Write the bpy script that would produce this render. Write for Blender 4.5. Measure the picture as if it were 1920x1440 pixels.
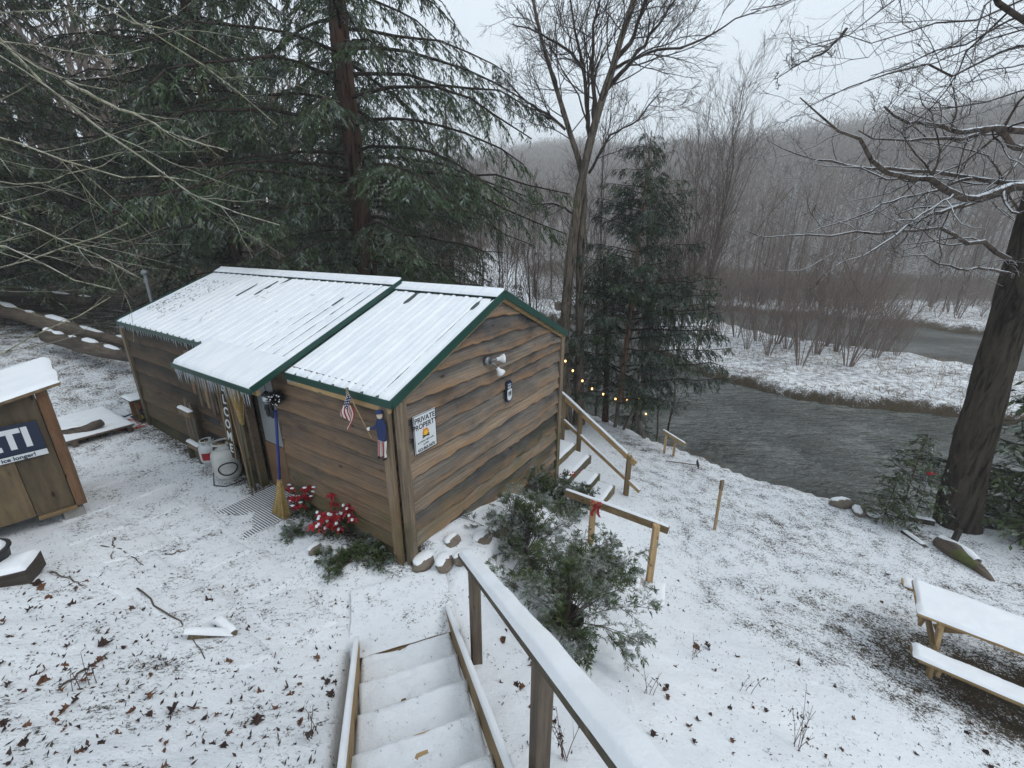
import bpy, bmesh, math, random
import numpy as np
from mathutils import Vector, Matrix

for o in list(bpy.data.objects): bpy.data.objects.remove(o)
SC = bpy.context.scene
COL = SC.collection
R_ = math.radians

# ------------------------------------------------------------------ camera
CAM_F, CAM_PITCH, CAM_ROLL, CAM_H = 780.0, .3223, .005, 3.62
cam_d = bpy.data.cameras.new('camera'); cam = bpy.data.objects.new('camera', cam_d); COL.objects.link(cam)
cam_d.sensor_width = 36; cam_d.lens = CAM_F/1920*36; cam_d.clip_start = .05; cam_d.clip_end = 4000
cam.matrix_world = (Matrix.Translation((0, 0, CAM_H)) @ Matrix.Rotation(R_(90)-CAM_PITCH, 4, 'X') @ Matrix.Rotation(CAM_ROLL, 4, 'Z'))
SC.camera = cam

# ------------------------------------------------------------------ overcast sky, weak wide sun
SUN_EL, SUN_AZ = R_(50), R_(105)          # azimuth clockwise from +Y
W = bpy.data.worlds.new('World'); SC.world = W; W.use_nodes = True
nt = W.node_tree; nt.nodes.clear()
sky = nt.nodes.new('ShaderNodeTexSky'); sky.sky_type = 'NISHITA'; sky.sun_disc = False
sky.sun_elevation = SUN_EL; sky.sun_rotation = SUN_AZ
try: sky.air_density = 1.0; sky.dust_density = 3.0
except Exception: pass
cloud = nt.nodes.new('ShaderNodeTexNoise'); cloud.inputs['Scale'].default_value = 1.6; cloud.inputs['Detail'].default_value = 4
cr_ = nt.nodes.new('ShaderNodeValToRGB')
cr_.color_ramp.elements[0].color = (8.2, 9.4, 10.5, 1); cr_.color_ramp.elements[1].color = (9.8, 10.8, 11.6, 1)
nt.links.new(cloud.outputs['Fac'], cr_.inputs['Fac'])
mx = nt.nodes.new('ShaderNodeMix'); mx.data_type = 'RGBA'; mx.inputs['Factor'].default_value = .86
bg = nt.nodes.new('ShaderNodeBackground'); bg.inputs['Strength'].default_value = .10
wo = nt.nodes.new('ShaderNodeOutputWorld')
nt.links.new(sky.outputs[0], mx.inputs['A']); nt.links.new(cr_.outputs[0], mx.inputs['B'])
nt.links.new(mx.outputs['Result'], bg.inputs['Color']); nt.links.new(bg.outputs[0], wo.inputs[0])
sl = bpy.data.lights.new('sun', 'SUN'); sl.energy = .8; sl.angle = R_(25); sl.color = (1, .97, .93)
so = bpy.data.objects.new('sun', sl); COL.objects.link(so)
sdir = Vector((math.sin(SUN_AZ)*math.cos(SUN_EL), math.cos(SUN_AZ)*math.cos(SUN_EL), math.sin(SUN_EL)))
so.rotation_euler = (-sdir).to_track_quat('-Z', 'Y').to_euler()
SC.view_settings.view_transform = 'Standard'; SC.view_settings.look = 'None'
SC.view_settings.exposure = 0.15; SC.view_settings.gamma = 1; SC.view_settings.use_curve_mapping = False
SC.render.engine = 'CYCLES'
SC.cycles.max_bounces = 5; SC.cycles.diffuse_bounces = 2; SC.cycles.glossy_bounces = 2
SC.cycles.transmission_bounces = 4; SC.cycles.transparent_max_bounces = 6; SC.cycles.volume_bounces = 2
SC.cycles.use_denoising = True; SC.cycles.use_adaptive_sampling = True; SC.cycles.adaptive_threshold = .02

# ------------------------------------------------------------------ measuring helpers (surveyed points -> metres)
_c, _s = math.cos(CAM_PITCH), math.sin(CAM_PITCH)
_fw = np.array([0, _c, -_s]); _up = np.array([0, _s, _c]); _rt = np.array([1., 0, 0])
_R = math.cos(CAM_ROLL)*_rt + math.sin(CAM_ROLL)*_up; _U = -math.sin(CAM_ROLL)*_rt + math.cos(CAM_ROLL)*_up
_C = np.array([0, 0, CAM_H])
def _ray(x, y): return _fw + _R*(x-960)/CAM_F - _U*(y-720)/CAM_F
def gp(x, y, z):                       # survey mark at known height
    d = _ray(x, y); return _C + d*(z-CAM_H)/d[2]
def dp(x, y, Y):                       # survey mark at known distance
    d = _ray(x, y); return _C + d*Y/d[1]
def trace(pts): return np.array([dp(*p) for p in pts])

# ------------------------------------------------------------------ numpy noise
def _hash(i, j, k=0):
    n = (i*374761393 + j*668265263 + k*1274126177) & 0x7fffffff
    n = ((n ^ (n >> 13))*1274126177) & 0x7fffffff
    return ((n ^ (n >> 16)) & 0xffff)/65535.0
def vnoise(x, y, k=0):
    x = np.asarray(x, float); y = np.asarray(y, float)
    i = np.floor(x).astype(np.int64); j = np.floor(y).astype(np.int64)
    u = x-i; v = y-j; u = u*u*(3-2*u); v = v*v*(3-2*v)
    a = _hash(i, j, k); b = _hash(i+1, j, k); c = _hash(i, j+1, k); d = _hash(i+1, j+1, k)
    return (a*(1-u)+b*u)*(1-v) + (c*(1-u)+d*u)*v - .5
def fbm(x, y, o=3, k=0):
    s = 0; a = 1.
    for q in range(o):
        s = s + a*vnoise(np.asarray(x)*2**q, np.asarray(y)*2**q, k+q); a *= .5
    return s
def sstep(a, b, x):
    t = np.clip((x-a)/(b-a), 0, 1); return t*t*(3-2*t)

# ------------------------------------------------------------------ mesh helpers
def np_mesh(name, V, F, mats=(), midx=None, smooth=True, attr=None):
    V = np.asarray(V, np.float32); F = np.asarray(F, np.int32); n = F.shape[1]
    me = bpy.data.meshes.new(name)
    me.vertices.add(len(V)); me.vertices.foreach_set('co', V.ravel())
    me.loops.add(F.size); me.loops.foreach_set('vertex_index', F.ravel())
    me.polygons.add(len(F)); me.polygons.foreach_set('loop_start', np.arange(len(F), dtype=np.int32)*n)
    if smooth: me.polygons.foreach_set('use_smooth', np.ones(len(F), bool))
    for m in mats: me.materials.append(M[m])
    if midx is not None: me.polygons.foreach_set('material_index', np.asarray(midx, np.int32))
    if attr:
        for k, v in attr.items():
            a = me.attributes.new(k, 'FLOAT', 'POINT'); a.data.foreach_set('value', np.asarray(v, np.float32))
    me.update(calc_edges=True); return me
def link(name, me, parent=None, loc=None, rz=0):
    o = bpy.data.objects.new(name, me); COL.objects.link(o)
    if parent: o.parent = parent
    if loc is not None: o.location = tuple(float(q) for q in loc)
    if rz: o.rotation_euler = (0, 0, rz)
    return o
def tag(o, label=None, cat=None, group=None, kind=None):
    if label: o['label'] = label
    if cat: o['category'] = cat
    if group: o['group'] = group
    if kind: o['kind'] = kind
    return o
def thing(name, label, cat, loc=(0, 0, 0), rz=0, group=None):
    o = bpy.data.objects.new(name, None); COL.objects.link(o); o.empty_display_size = .1
    o.location = tuple(float(q) for q in loc); o.rotation_euler = (0, 0, rz)
    return tag(o, label, cat, group)
def copy_thing(root, loc, rz=0, sc=1., label=None, group=None):
    r = root.copy(); COL.objects.link(r); r.location = tuple(float(q) for q in loc); r.rotation_euler = (0, 0, rz); r.scale = (sc, sc, sc)
    if label: r['label'] = label
    if group: r['group'] = group
    for ch in list(root.children):
        c = ch.copy(); COL.objects.link(c); c.parent = r
        for g in list(ch.children):
            d = g.copy(); COL.objects.link(d); d.parent = c
    return r

def unit(v):
    v = np.asarray(v, float); return v/max(1e-9, np.linalg.norm(v))
class MB:
    def __init__(s): s.v = []; s.f = []; s.m = []; s.cur = 0; s.attr = []
    def add(s, V, F):
        b = len(s.v); s.v += [tuple(float(q) for q in p) for p in V]
        s.f += [tuple(b+i for i in f) for f in F]; s.m += [s.cur]*len(F); return s
    def box(s, x0, x1, y0, y1, z0, z1):
        V = [(x, y, z) for z in (z0, z1) for x, y in ((x0, y0), (x1, y0), (x1, y1), (x0, y1))]
        return s.add(V, [(3, 2, 1, 0), (4, 5, 6, 7), (0, 1, 5, 4), (1, 2, 6, 5), (2, 3, 7, 6), (3, 0, 4, 7)])
    def beam(s, p, q, w, h, up=(0, 0, 1), ext=0):     # w across, h along up, axis p->q
        p = np.asarray(p, float); q = np.asarray(q, float); d = unit(q-p); p = p-d*ext; q = q+d*ext
        x = np.cross(d, up); x = unit(x) if np.linalg.norm(x) > 1e-6 else unit(np.cross(d, (1, 0, 0))); y = unit(np.cross(x, d))
        V = [e+x*a*w/2+y*b*h/2 for e in (p, q) for a, b in ((-1, -1), (1, -1), (1, 1), (-1, 1))]
        return s.add(V, [(0, 1, 2, 3), (7, 6, 5, 4), (4, 5, 1, 0), (5, 6, 2, 1), (6, 7, 3, 2), (7, 4, 0, 3)])
    def tube(s, pts, r, n=8, cap=True):
        P = np.asarray(pts, float); r = np.broadcast_to(np.asarray(r, float), (len(P),))
        T = np.gradient(P, axis=0); ref = np.array([.31, .17, .93]) if abs(unit(P[-1]-P[0])[2]) < .9 else np.array([1, .1, 0])
        V = []
        for i in range(len(P)):
            t = unit(T[i]); x = unit(np.cross(t, ref)); y = np.cross(t, x)
            for k in range(n):
                a = 2*math.pi*k/n; V.append(P[i]+r[i]*(x*math.cos(a)+y*math.sin(a)))
        F = [(i*n+k, i*n+(k+1) % n, (i+1)*n+(k+1) % n, (i+1)*n+k) for i in range(len(P)-1) for k in range(n)]
        if cap: F += [tuple(range(n))[::-1], tuple((len(P)-1)*n+k for k in range(n))]
        return s.add(V, F)
    def lathe(s, prof, c=(0, 0, 0), n=16, ax=None):
        c = np.asarray(c, float)
        if ax is None: X, Y, Z = np.eye(3)
        else:
            Z = unit(ax); X = unit(np.cross(Z, (0.12, .3, .9) if abs(Z[2]) < .9 else (1, 0, 0))); Y = np.cross(Z, X)
        V = [c+X*r*math.cos(2*math.pi*k/n)+Y*r*math.sin(2*math.pi*k/n)+Z*z for r, z in prof for k in range(n)]
        F = [(i*n+k, i*n+(k+1) % n, (i+1)*n+(k+1) % n, (i+1)*n+k) for i in range(len(prof)-1) for k in range(n)]
        F += [tuple(range(n))[::-1], tuple((len(prof)-1)*n+k for k in range(n))]
        return s.add(V, F)
    def prism(s, poly, n, t):                           # polygon (3D pts) extruded along n by t
        P = np.asarray(poly, float); n = unit(n)*t; k = len(P)
        return s.add(list(P)+list(P+n), [tuple(range(k))[::-1], tuple(range(k, 2*k))]+[(i, (i+1) % k, k+(i+1) % k, k+i) for i in range(k)])
    def ell(s, c, r, n=10, m=6, jit=0, seed=0):
        rg = np.random.RandomState(seed); c = np.asarray(c, float); r = np.asarray(r, float)*np.ones(3)
        V = [c+r*np.array([0, 0, -1])]
        for i in range(1, m):
            ph = math.pi*i/m-math.pi/2
            for k in range(n):
                a = 2*math.pi*k/n; V.append(c+r*np.array([math.cos(ph)*math.cos(a), math.cos(ph)*math.sin(a), math.sin(ph)])*(1+jit*rg.uniform(-1, 1)))
        V.append(c+r*np.array([0, 0, 1])); F = []
        for k in range(n): F.append((0, 1+(k+1) % n, 1+k))
        for i in range(m-2):
            for k in range(n): F.append((1+i*n+k, 1+i*n+(k+1) % n, 1+(i+1)*n+(k+1) % n, 1+(i+1)*n+k))
        b = 1+(m-2)*n
        for k in range(n): F.append((b+k, b+(k+1) % n, len(V)-1))
        return s.add(V, F)
    def build(s, name, mats, parent=None, loc=None, rz=0, smooth=False, bevel=0, attr=None):
        me = bpy.data.meshes.new(name); me.from_pydata(s.v, [], s.f)
        if isinstance(mats, str): mats = [mats]
        for m in mats: me.materials.append(M[m])
        me.polygons.foreach_set('material_index', s.m)
        if smooth: me.polygons.foreach_set('use_smooth', [True]*len(s.f))
        if attr:
            for k, v in attr.items():
                a = me.attributes.new(k, 'FLOAT', 'POINT'); a.data.foreach_set('value', v)
        me.update(); o = link(name, me, parent, loc, rz)
        if bevel:
            b = o.modifiers.new('bevel', 'BEVEL'); b.width = bevel; b.segments = 2; b.limit_method = 'ANGLE'
        return o

def tubes(P, Rr, n=5):
    """many tubes at once: P (N,K,3), Rr (N,K) -> verts, quads"""
    N, K = P.shape[:2]
    T = np.gradient(P, axis=1); T /= np.maximum(1e-9, np.linalg.norm(T, axis=2, keepdims=True))
    ref = np.where(np.abs(T[:, :1, 2:3]) < .85, np.array([0, 0, 1.]), np.array([1., 0, 0]))
    X = np.cross(T, np.broadcast_to(ref, T.shape)); X /= np.maximum(1e-9, np.linalg.norm(X, axis=2, keepdims=True)); Y = np.cross(T, X)
    a = np.arange(n)*2*np.pi/n
    V = P[:, :, None, :]+Rr[:, :, None, None]*(X[:, :, None, :]*np.cos(a)[None, None, :, None]+Y[:, :, None, :]*np.sin(a)[None, None, :, None])
    idx = np.arange(N*K*n).reshape(N, K, n); nx = np.roll(idx, -1, axis=2)
    F = np.stack([idx[:, :-1], nx[:, :-1], nx[:, 1:], idx[:, 1:]], -1).reshape(-1, 4)
    return V.reshape(-1, 3), F
def join(parts):
    Vs, Fs, o = [], [], 0
    for V, F in parts: Vs.append(V); Fs.append(F+o); o += len(V)
    return np.concatenate(Vs), np.concatenate(Fs)
def resample(P, K):
    P = np.asarray(P, float); d = np.r_[0, np.cumsum(np.linalg.norm(np.diff(P, axis=0), axis=1))]
    t = np.linspace(0, d[-1], K); return np.stack([np.interp(t, d, P[:, i]) for i in range(3)], 1)
def spawn(P, Rr, n, rg, L, ang=(.5, 1.0), tmin=.2, K=6, curl=.12, up=.0, r=.5, rmin=.002, flat=None):
    """grow n children from each parent path"""
    N, K0 = P.shape[:2]; i = np.repeat(np.arange(N), n); t = rg.uniform(tmin, .98, N*n)
    q = t*(K0-1); a = np.minimum(q.astype(int), K0-2); w = (q-a)[:, None]
    S = P[i, a]*(1-w)+P[i, a+1]*w; T = P[i, a+1]-P[i, a]; T /= np.maximum(1e-9, np.linalg.norm(T, axis=1, keepdims=True))
    rad = Rr[i, a]*(1-w[:, 0])+Rr[i, a+1]*w[:, 0]
    rv = rg.normal(size=(N*n, 3))
    if flat is not None: rv[:, 2] *= flat
    pr = rv-T*(rv*T).sum(1, keepdims=True); pr /= np.maximum(1e-9, np.linalg.norm(pr, axis=1, keepdims=True))
    th = rg.uniform(ang[0], ang[1], N*n)[:, None]; d = T*np.cos(th)+pr*np.sin(th)
    Ln = np.linalg.norm(np.diff(P, axis=1), axis=2).sum(1)[i]*rg.uniform(L[0], L[1], N*n)*(1.15-.7*t)
    out = np.zeros((N*n, K, 3)); out[:, 0] = S
    for k in range(1, K):
        d = d+rg.normal(size=d.shape)*curl+np.array([0, 0, up]); d /= np.linalg.norm(d, axis=1, keepdims=True)
        out[:, k] = out[:, k-1]+d*(Ln/(K-1))[:, None]
    R0 = np.maximum(rmin, np.minimum(rad*.85, rad*r)); Rn = R0[:, None]*np.linspace(1, .35, K)[None]
    return out, np.maximum(Rn, rmin*.6)
def leaves(P, D, Nn, L, Wd):
    """rhombic needle sprays"""
    D = D/np.linalg.norm(D, axis=1, keepdims=True); X = np.cross(D, Nn); X /= np.maximum(1e-9, np.linalg.norm(X, axis=1, keepdims=True))
    V = np.stack([P, P+D*(L*.45)[:, None]+X*Wd[:, None]/2, P+D*L[:, None], P+D*(L*.45)[:, None]-X*Wd[:, None]/2], 1).reshape(-1, 3)
    return V, np.arange(len(V)).reshape(-1, 4)

# ------------------------------------------------------------------ materials
M = {}
def ND(nt, typ, ins=None, **pr):
    n = nt.nodes.new(typ)
    for k, v in pr.items(): setattr(n, k, v)
    for k, v in (ins or {}).items():
        if isinstance(v, bpy.types.NodeSocket): nt.links.new(v, n.inputs[k])
        else: n.inputs[k].default_value = v
    return n
def ramp(nt, fac, stops, interp='LINEAR'):
    n = nt.nodes.new('ShaderNodeValToRGB'); e = n.color_ramp.elements; n.color_ramp.interpolation = interp
    while len(e) < len(stops): e.new(.5)
    for q, (p, c) in zip(e, stops):
        q.position = p; q.color = tuple(c)+(1,) if len(c) == 3 else c
    nt.links.new(fac, n.inputs[0]); return n.outputs[0]
def mix(nt, f, a, b, mode='MIX'):
    n = nt.nodes.new('ShaderNodeMix'); n.data_type = 'RGBA'; n.blend_type = mode
    for k, v in (('Factor', f), ('A', a), ('B', b)):
        if isinstance(v, bpy.types.NodeSocket): nt.links.new(v, n.inputs[k])
        else: n.inputs[k].default_value = v if k == 'Factor' else tuple(v)+(1,)
    return n.outputs['Result']
def mth(nt, op, a, b=0., c=0.):
    n = nt.nodes.new('ShaderNodeMath'); n.operation = op
    for i, v in enumerate((a, b, c)):
        if isinstance(v, bpy.types.NodeSocket): nt.links.new(v, n.inputs[i])
        else: n.inputs[i].default_value = v
    return n.outputs[0]
def new_mat(name):
    m = bpy.data.materials.new(name); m.use_nodes = True; t = m.node_tree; t.nodes.clear()
    out = t.nodes.new('ShaderNodeOutputMaterial'); b = t.nodes.new('ShaderNodeBsdfPrincipled'); t.links.new(b.outputs[0], out.inputs[0])
    M[name] = m; return t, b
def bump(t, b, h, s=.3, d=.02):
    n = ND(t, 'ShaderNodeBump', {'Height': h, 'Strength': s, 'Distance': d}); t.links.new(n.outputs[0], b.inputs['Normal'])
def coords(t, rnd=True, scale=(1, 1, 1)):
    tc = ND(t, 'ShaderNodeTexCoord'); v = tc.outputs['Object']
    if rnd:
        oi = ND(t, 'ShaderNodeObjectInfo'); k = ND(t, 'ShaderNodeVectorMath', {0: v, 1: (0, 0, 0)}, operation='ADD')
        t.links.new(mth(t, 'MULTIPLY', oi.outputs['Random'], 37.), k.inputs[1]); v = k.outputs[0]
    return ND(t, 'ShaderNodeMapping', {'Vector': v, 'Scale': scale}).outputs[0]
def noise(t, v, s, d=4, r=.55, dist=0):
    return ND(t, 'ShaderNodeTexNoise', {'Vector': v, 'Scale': s, 'Detail': d, 'Roughness': r, 'Distortion': dist}).outputs['Fac']
def simple(name, col, rough=.6, var=.15, ns=8, metal=0, bmp=0, spec=.4):
    t, b = new_mat(name); v = coords(t); f = noise(t, v, ns, 5)
    c = ramp(t, f, [(.25, [q*(1-var) for q in col]), (.75, [min(1, q*(1+var)) for q in col])])
    t.links.new(c, b.inputs['Base Color']); b.inputs['Roughness'].default_value = rough; b.inputs['Metallic'].default_value = metal
    b.inputs['Specular IOR Level'].default_value = spec
    if bmp: bump(t, b, noise(t, v, ns*4, 4), bmp, .01)
    return t, b
def wood(name, axis, cols, grain=.75, edge=None, moss=0., rough=.75, across=20.):
    t, b = new_mat(name)
    sc = [across]*3; sc[axis] = .8
    v = coords(t, True, sc); sc2 = [2.2]*3; sc2[axis] = .9; v2 = coords(t, True, sc2)
    g = noise(t, v, 1.6, 9, .72, .5)
    wv = ND(t, 'ShaderNodeTexWave', {'Vector': v, 'Scale': .45, 'Distortion': 9., 'Detail': 3., 'Detail Scale': .6}, wave_type='BANDS', bands_direction='Z' if axis != 2 else 'X').outputs['Fac']
    oir = ND(t, 'ShaderNodeObjectInfo').outputs['Random']; patch = mth(t, 'ADD', noise(t, v2, 1.1, 5, .6, .4), mth(t, 'MULTIPLY', mth(t, 'SUBTRACT', oir, .5), .24))
    c = ramp(t, patch, [(.30, cols[0]), (.45, cols[1]), (.58, cols[2]), (.72, cols[3])])
    gg = ramp(t, g, [(.28, (1-grain,)*3), (.62, (1.08,)*3)]); c = mix(t, 1., c, gg, 'MULTIPLY')
    c = mix(t, .22, c, mix(t, 1., c, ramp(t, wv, [(.0, (.42,)*3), (.5, (1.1,)*3)]), 'MULTIPLY'))
    vo = ND(t, 'ShaderNodeTexVoronoi', {'Vector': v2, 'Scale': 2.1, 'Randomness': 1.})
    kn = ramp(t, vo.outputs['Distance'], [(.05, (.14, .10, .07)), (.10, (1, 1, 1))]); c = mix(t, .8, c, kn, 'MULTIPLY')
    oi = ND(t, 'ShaderNodeObjectInfo'); c = mix(t, 1., c, ramp(t, oi.outputs['Random'], [(0, (.62, .64, .68)), (.5, (1, .97, .93)), (1, (1.18, 1.12, 1.04))]), 'MULTIPLY')
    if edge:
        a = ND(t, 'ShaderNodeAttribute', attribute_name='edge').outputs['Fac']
        f = mth(t, 'MULTIPLY', mth(t, 'MINIMUM', a, 1.), ramp(t, noise(t, v2, 3., 4), [(.35, (.15,)*3), (.6, (1,)*3)])); c = mix(t, f, c, edge); c = mix(t, mth(t, 'MULTIPLY', mth(t, 'MAXIMUM', mth(t, 'SUBTRACT', a, 1.), 0.), .95), c, (.016, .011, .008))  # bark tint on the rim; black-brown below it is painted-in shade under the lip
    if moss:
        z = ND(t, 'ShaderNodeSeparateXYZ', {0: ND(t, 'ShaderNodeTexCoord').outputs['Object']}).outputs[2]
        f = mth(t, 'MULTIPLY', ramp(t, z, [(0, (1,)*3), (.9, (0,)*3)]), ramp(t, noise(t, v2, 1.7, 5), [(.38, (0,)*3), (.62, (moss,)*3)])); c = mix(t, f, c, (.075, .08, .03))
    t.links.new(c, b.inputs['Base Color']); b.inputs['Roughness'].default_value = rough; b.inputs['Specular IOR Level'].default_value = .25
    bump(t, b, mth(t, 'ADD', g, mth(t, 'MULTIPLY', wv, .25)), .5, .012)
BO = [(.08, .076, .074), (.17, .16, .15), (.25, .22, .186), (.31, .24, .175)]
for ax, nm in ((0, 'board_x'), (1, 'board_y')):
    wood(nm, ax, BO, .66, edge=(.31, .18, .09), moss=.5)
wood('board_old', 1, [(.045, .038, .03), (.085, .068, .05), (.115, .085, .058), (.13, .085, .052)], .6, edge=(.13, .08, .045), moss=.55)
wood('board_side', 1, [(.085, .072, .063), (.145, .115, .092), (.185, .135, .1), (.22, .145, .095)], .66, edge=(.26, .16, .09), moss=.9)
wood('post_wood', 2, [(.11, .085, .065), (.2, .16, .12), (.26, .2, .14), (.24, .165, .1)], .6, moss=.8)
wood('rail_wood', 1, [(.10, .085, .06), (.125, .105, .075), (.15, .125, .09), (.125, .115, .065)], .6, across=16)
wood('rail_post', 2, [(.12, .10, .08), (.15, .12, .095), (.18, .145, .11), (.14, .115, .09)], .6, across=16)
wood('lumber', 2, [(.3, .2, .1), (.4, .28, .15), (.45, .32, .18), (.36, .24, .12)], .3, across=8)
wood('lumber_x', 0, [(.26, .175, .085), (.36, .25, .125), (.41, .29, .155), (.31, .21, .1)], .3, across=8)
wood('lumber_y', 1, [(.26, .175, .085), (.36, .25, .125), (.41, .29, .155), (.31, .21, .1)], .3, across=8)
wood('plywood', 2, [(.10, .078, .05), (.14, .105, .066), (.175, .13, .08), (.15, .11, .068)], .4, moss=.2, across=6)
wood('cedar', 2, [(.2, .105, .055), (.26, .145, .08), (.31, .175, .095), (.22, .12, .062)], .5, across=8)
wood('log_wood', 0, [(.06, .05, .042), (.11, .09, .075), (.16, .13, .105), (.09, .07, .05)], .6)
simple('green_trim', (.012, .055, .042), .35, .15, 3)
simple('roof_metal', (.03, .055, .055), .4, .25, 4, 0)
simple('dark_iron', (.02, .02, .022), .5); simple('black_rubber', (.012, .012, .014), .5)
simple('grey_metal', (.22, .23, .24), .4, .1, 5, .7); simple('sheet_metal', (.27, .29, .3), .5, .1, 3, .2)
simple('white_plastic', (.75, .76, .76), .4, .04); simple('tank_paint', (.5, .5, .48), .5, .25, 6)
simple('tank_white', (.62, .64, .64), .5, .1, 5); simple('brass', (.35, .25, .1), .35, .1, 5, .9)
simple('blue_plastic', (.02, .04, .2), .35, .05); simple('straw', (.42, .29, .11), .8, .35, 30)
simple('red_cloth', (.36, .014, .022), .6, .3, 14); simple('white_cloth', (.72, .7, .66), .8, .06)
simple('blue_cloth', (.02, .035, .11), .8, .1); simple('navy', (.012, .022, .05), .45, .1)
simple('sign_white', (.66, .69, .71), .5, .07, 12); simple('ink', (.012, .012, .014), .6)
simple('flame_yellow', (.8, .5, .05), .6, .2, 30); simple('flame_orange', (.7, .22, .03), .6, .2, 30)
simple('concrete', (.30, .29, .27), .9, .25, 12, 0, .4); simple('rock', (.17, .14, .11), .9, .4, 6, 0, .8)
simple('orange_cord', (.55, .1, .05), .5); simple('blue_hose', (.02, .04, .11), .4); simple('yellow_plastic', (.65, .6, .05), .4)
simple('dry_leaf', (.13, .06, .032), .8, .5, 20); simple('dry_leaf_dark', (.045, .026, .02), .8, .5, 20)
simple('dry_grass', (.24, .16, .085), .9, .35, 3); simple('litter', (.055, .045, .03), .9, .5, 3); simple('moss', (.09, .1, .03), .9, .3, 12)
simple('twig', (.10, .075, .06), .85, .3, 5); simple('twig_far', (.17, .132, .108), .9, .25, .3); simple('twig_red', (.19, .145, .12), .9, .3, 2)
simple('grass_green', (.045, .06, .022), .8, .4, 20); simple('pot', (.025, .026, .028), .6); simple('skin_paint', (.6, .5, .4), .7, .05)
simple('brown_panel', (.17, .095, .05), .6, .2, 4); simple('weed_red', (.12, .055, .045), .8, .3, 10)

t, b = new_mat('snow'); v = coords(t)
t.links.new(ramp(t, noise(t, v, 3, 4), [(.3, (.80, .83, .87)), (.7, (.87, .885, .90))]), b.inputs['Base Color'])
b.inputs['Roughness'].default_value = .9; b.inputs['Specular IOR Level'].default_value = .15
bump(t, b, mth(t, 'ADD', noise(t, v, 60, 4), mth(t, 'MULTIPLY', noise(t, v, 9, 3), 1.5)), .25, .012)
t, b = new_mat('roof_snow'); v = coords(t)
b.inputs['Roughness'].default_value = .9; b.inputs['Specular IOR Level'].default_value = .15
t.links.new(ramp(t, noise(t, coords(t, True, (.8, 3, 1)), 3, 6), [(.3, (.74, .78, .83)), (.6, (.85, .87, .89))]), b.inputs['Base Color'])
bump(t, b, noise(t, v, 40, 4), .2, .01)

def bark(name, c0, c1, snow=.0, sc=6., bs=.9):
    t, b = new_mat(name); v = coords(t, True, (1, 1, .16)); f = noise(t, v, sc*1.5, 8, .7, 1.2); f2 = noise(t, coords(t, True, (1, 1, .5)), 2.2, 3)
    c = mix(t, ramp(t, f2, [(.35, (0,)*3), (.65, (1,)*3)]), ramp(t, f, [(.38, [q*.18 for q in c0]), (.5, c0), (.66, [q*1.5 for q in c0])]), ramp(t, f, [(.38, [q*.18 for q in c1]), (.5, c1), (.66, [q*1.5 for q in c1])]))
    if snow:
        n = ND(t, 'ShaderNodeSeparateXYZ', {0: ND(t, 'ShaderNodeNewGeometry').outputs['Normal']}).outputs[2]
        s_ = mth(t, 'ADD', n, mth(t, 'MULTIPLY', mth(t, 'SUBTRACT', noise(t, coords(t), 7, 3), .5), 1.3))
        c = mix(t, ramp(t, s_, [(.55, (0,)*3), (.72, (snow,)*3)]), c, (.82, .85, .89))
    t.links.new(c, b.inputs['Base Color']); b.inputs['Roughness'].default_value = .95; b.inputs['Specular IOR Level'].default_value = .1
    bump(t, b, f, bs, .05)
bark('bark_hemlock', (.085, .048, .034), (.06, .04, .032)); bark('bark_grey', (.17, .135, .105), (.10, .085, .068), .0, 7)
bark('bark_oak', (.062, .047, .037), (.042, .037, .026), .3, 5, 1.); bark('limb_snow', (.10, .078, .062), (.075, .06, .05), .95, 6, .4)
bark('limb_pale', (.27, .25, .18), (.22, .21, .13), .3, 8, .3); bark('limb_dark', (.06, .045, .038), (.045, .036, .03), .35, 8, .4)
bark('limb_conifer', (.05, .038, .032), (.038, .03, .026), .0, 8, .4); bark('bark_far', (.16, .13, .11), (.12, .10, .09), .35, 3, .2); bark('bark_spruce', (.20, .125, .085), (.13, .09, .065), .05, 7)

def needles(name, c0, c1, c2, snow, tr=.25):
    t, b = new_mat(name); v = coords(t, True); f = noise(t, v, 1.3, 4); g = noise(t, v, 14, 2)
    c = ramp(t, f, [(.3, c0), (.5, c1), (.72, c2)]); c = mix(t, 1., c, ramp(t, g, [(.3, (.6,)*3), (.7, (1.3,)*3)]), 'MULTIPLY')
    n = ND(t, 'ShaderNodeSeparateXYZ', {0: ND(t, 'ShaderNodeNewGeometry').outputs['True Normal']}).outputs[2]
    s_ = mth(t, 'MULTIPLY', mth(t, 'ABSOLUTE', n), ramp(t, noise(t, v, 3.5, 5, .7), [(.47, (0,)*3), (.62, (1,)*3)]))
    c = mix(t, mth(t, 'MULTIPLY', s_, snow), c, (.75, .79, .84))
    t.links.new(c, b.inputs['Base Color']); b.inputs['Roughness'].default_value = .7; b.inputs['Specular IOR Level'].default_value = .2
needles('hemlock', (.020, .044, .016), (.045, .074, .028), (.08, .10, .034), .32)
needles('hemlock_fresh', (.032, .055, .02), (.06, .088, .03), (.10, .118, .042), .4)
needles('spruce', (.016, .03, .016), (.032, .055, .028), (.07, .09, .034), .25)

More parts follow.
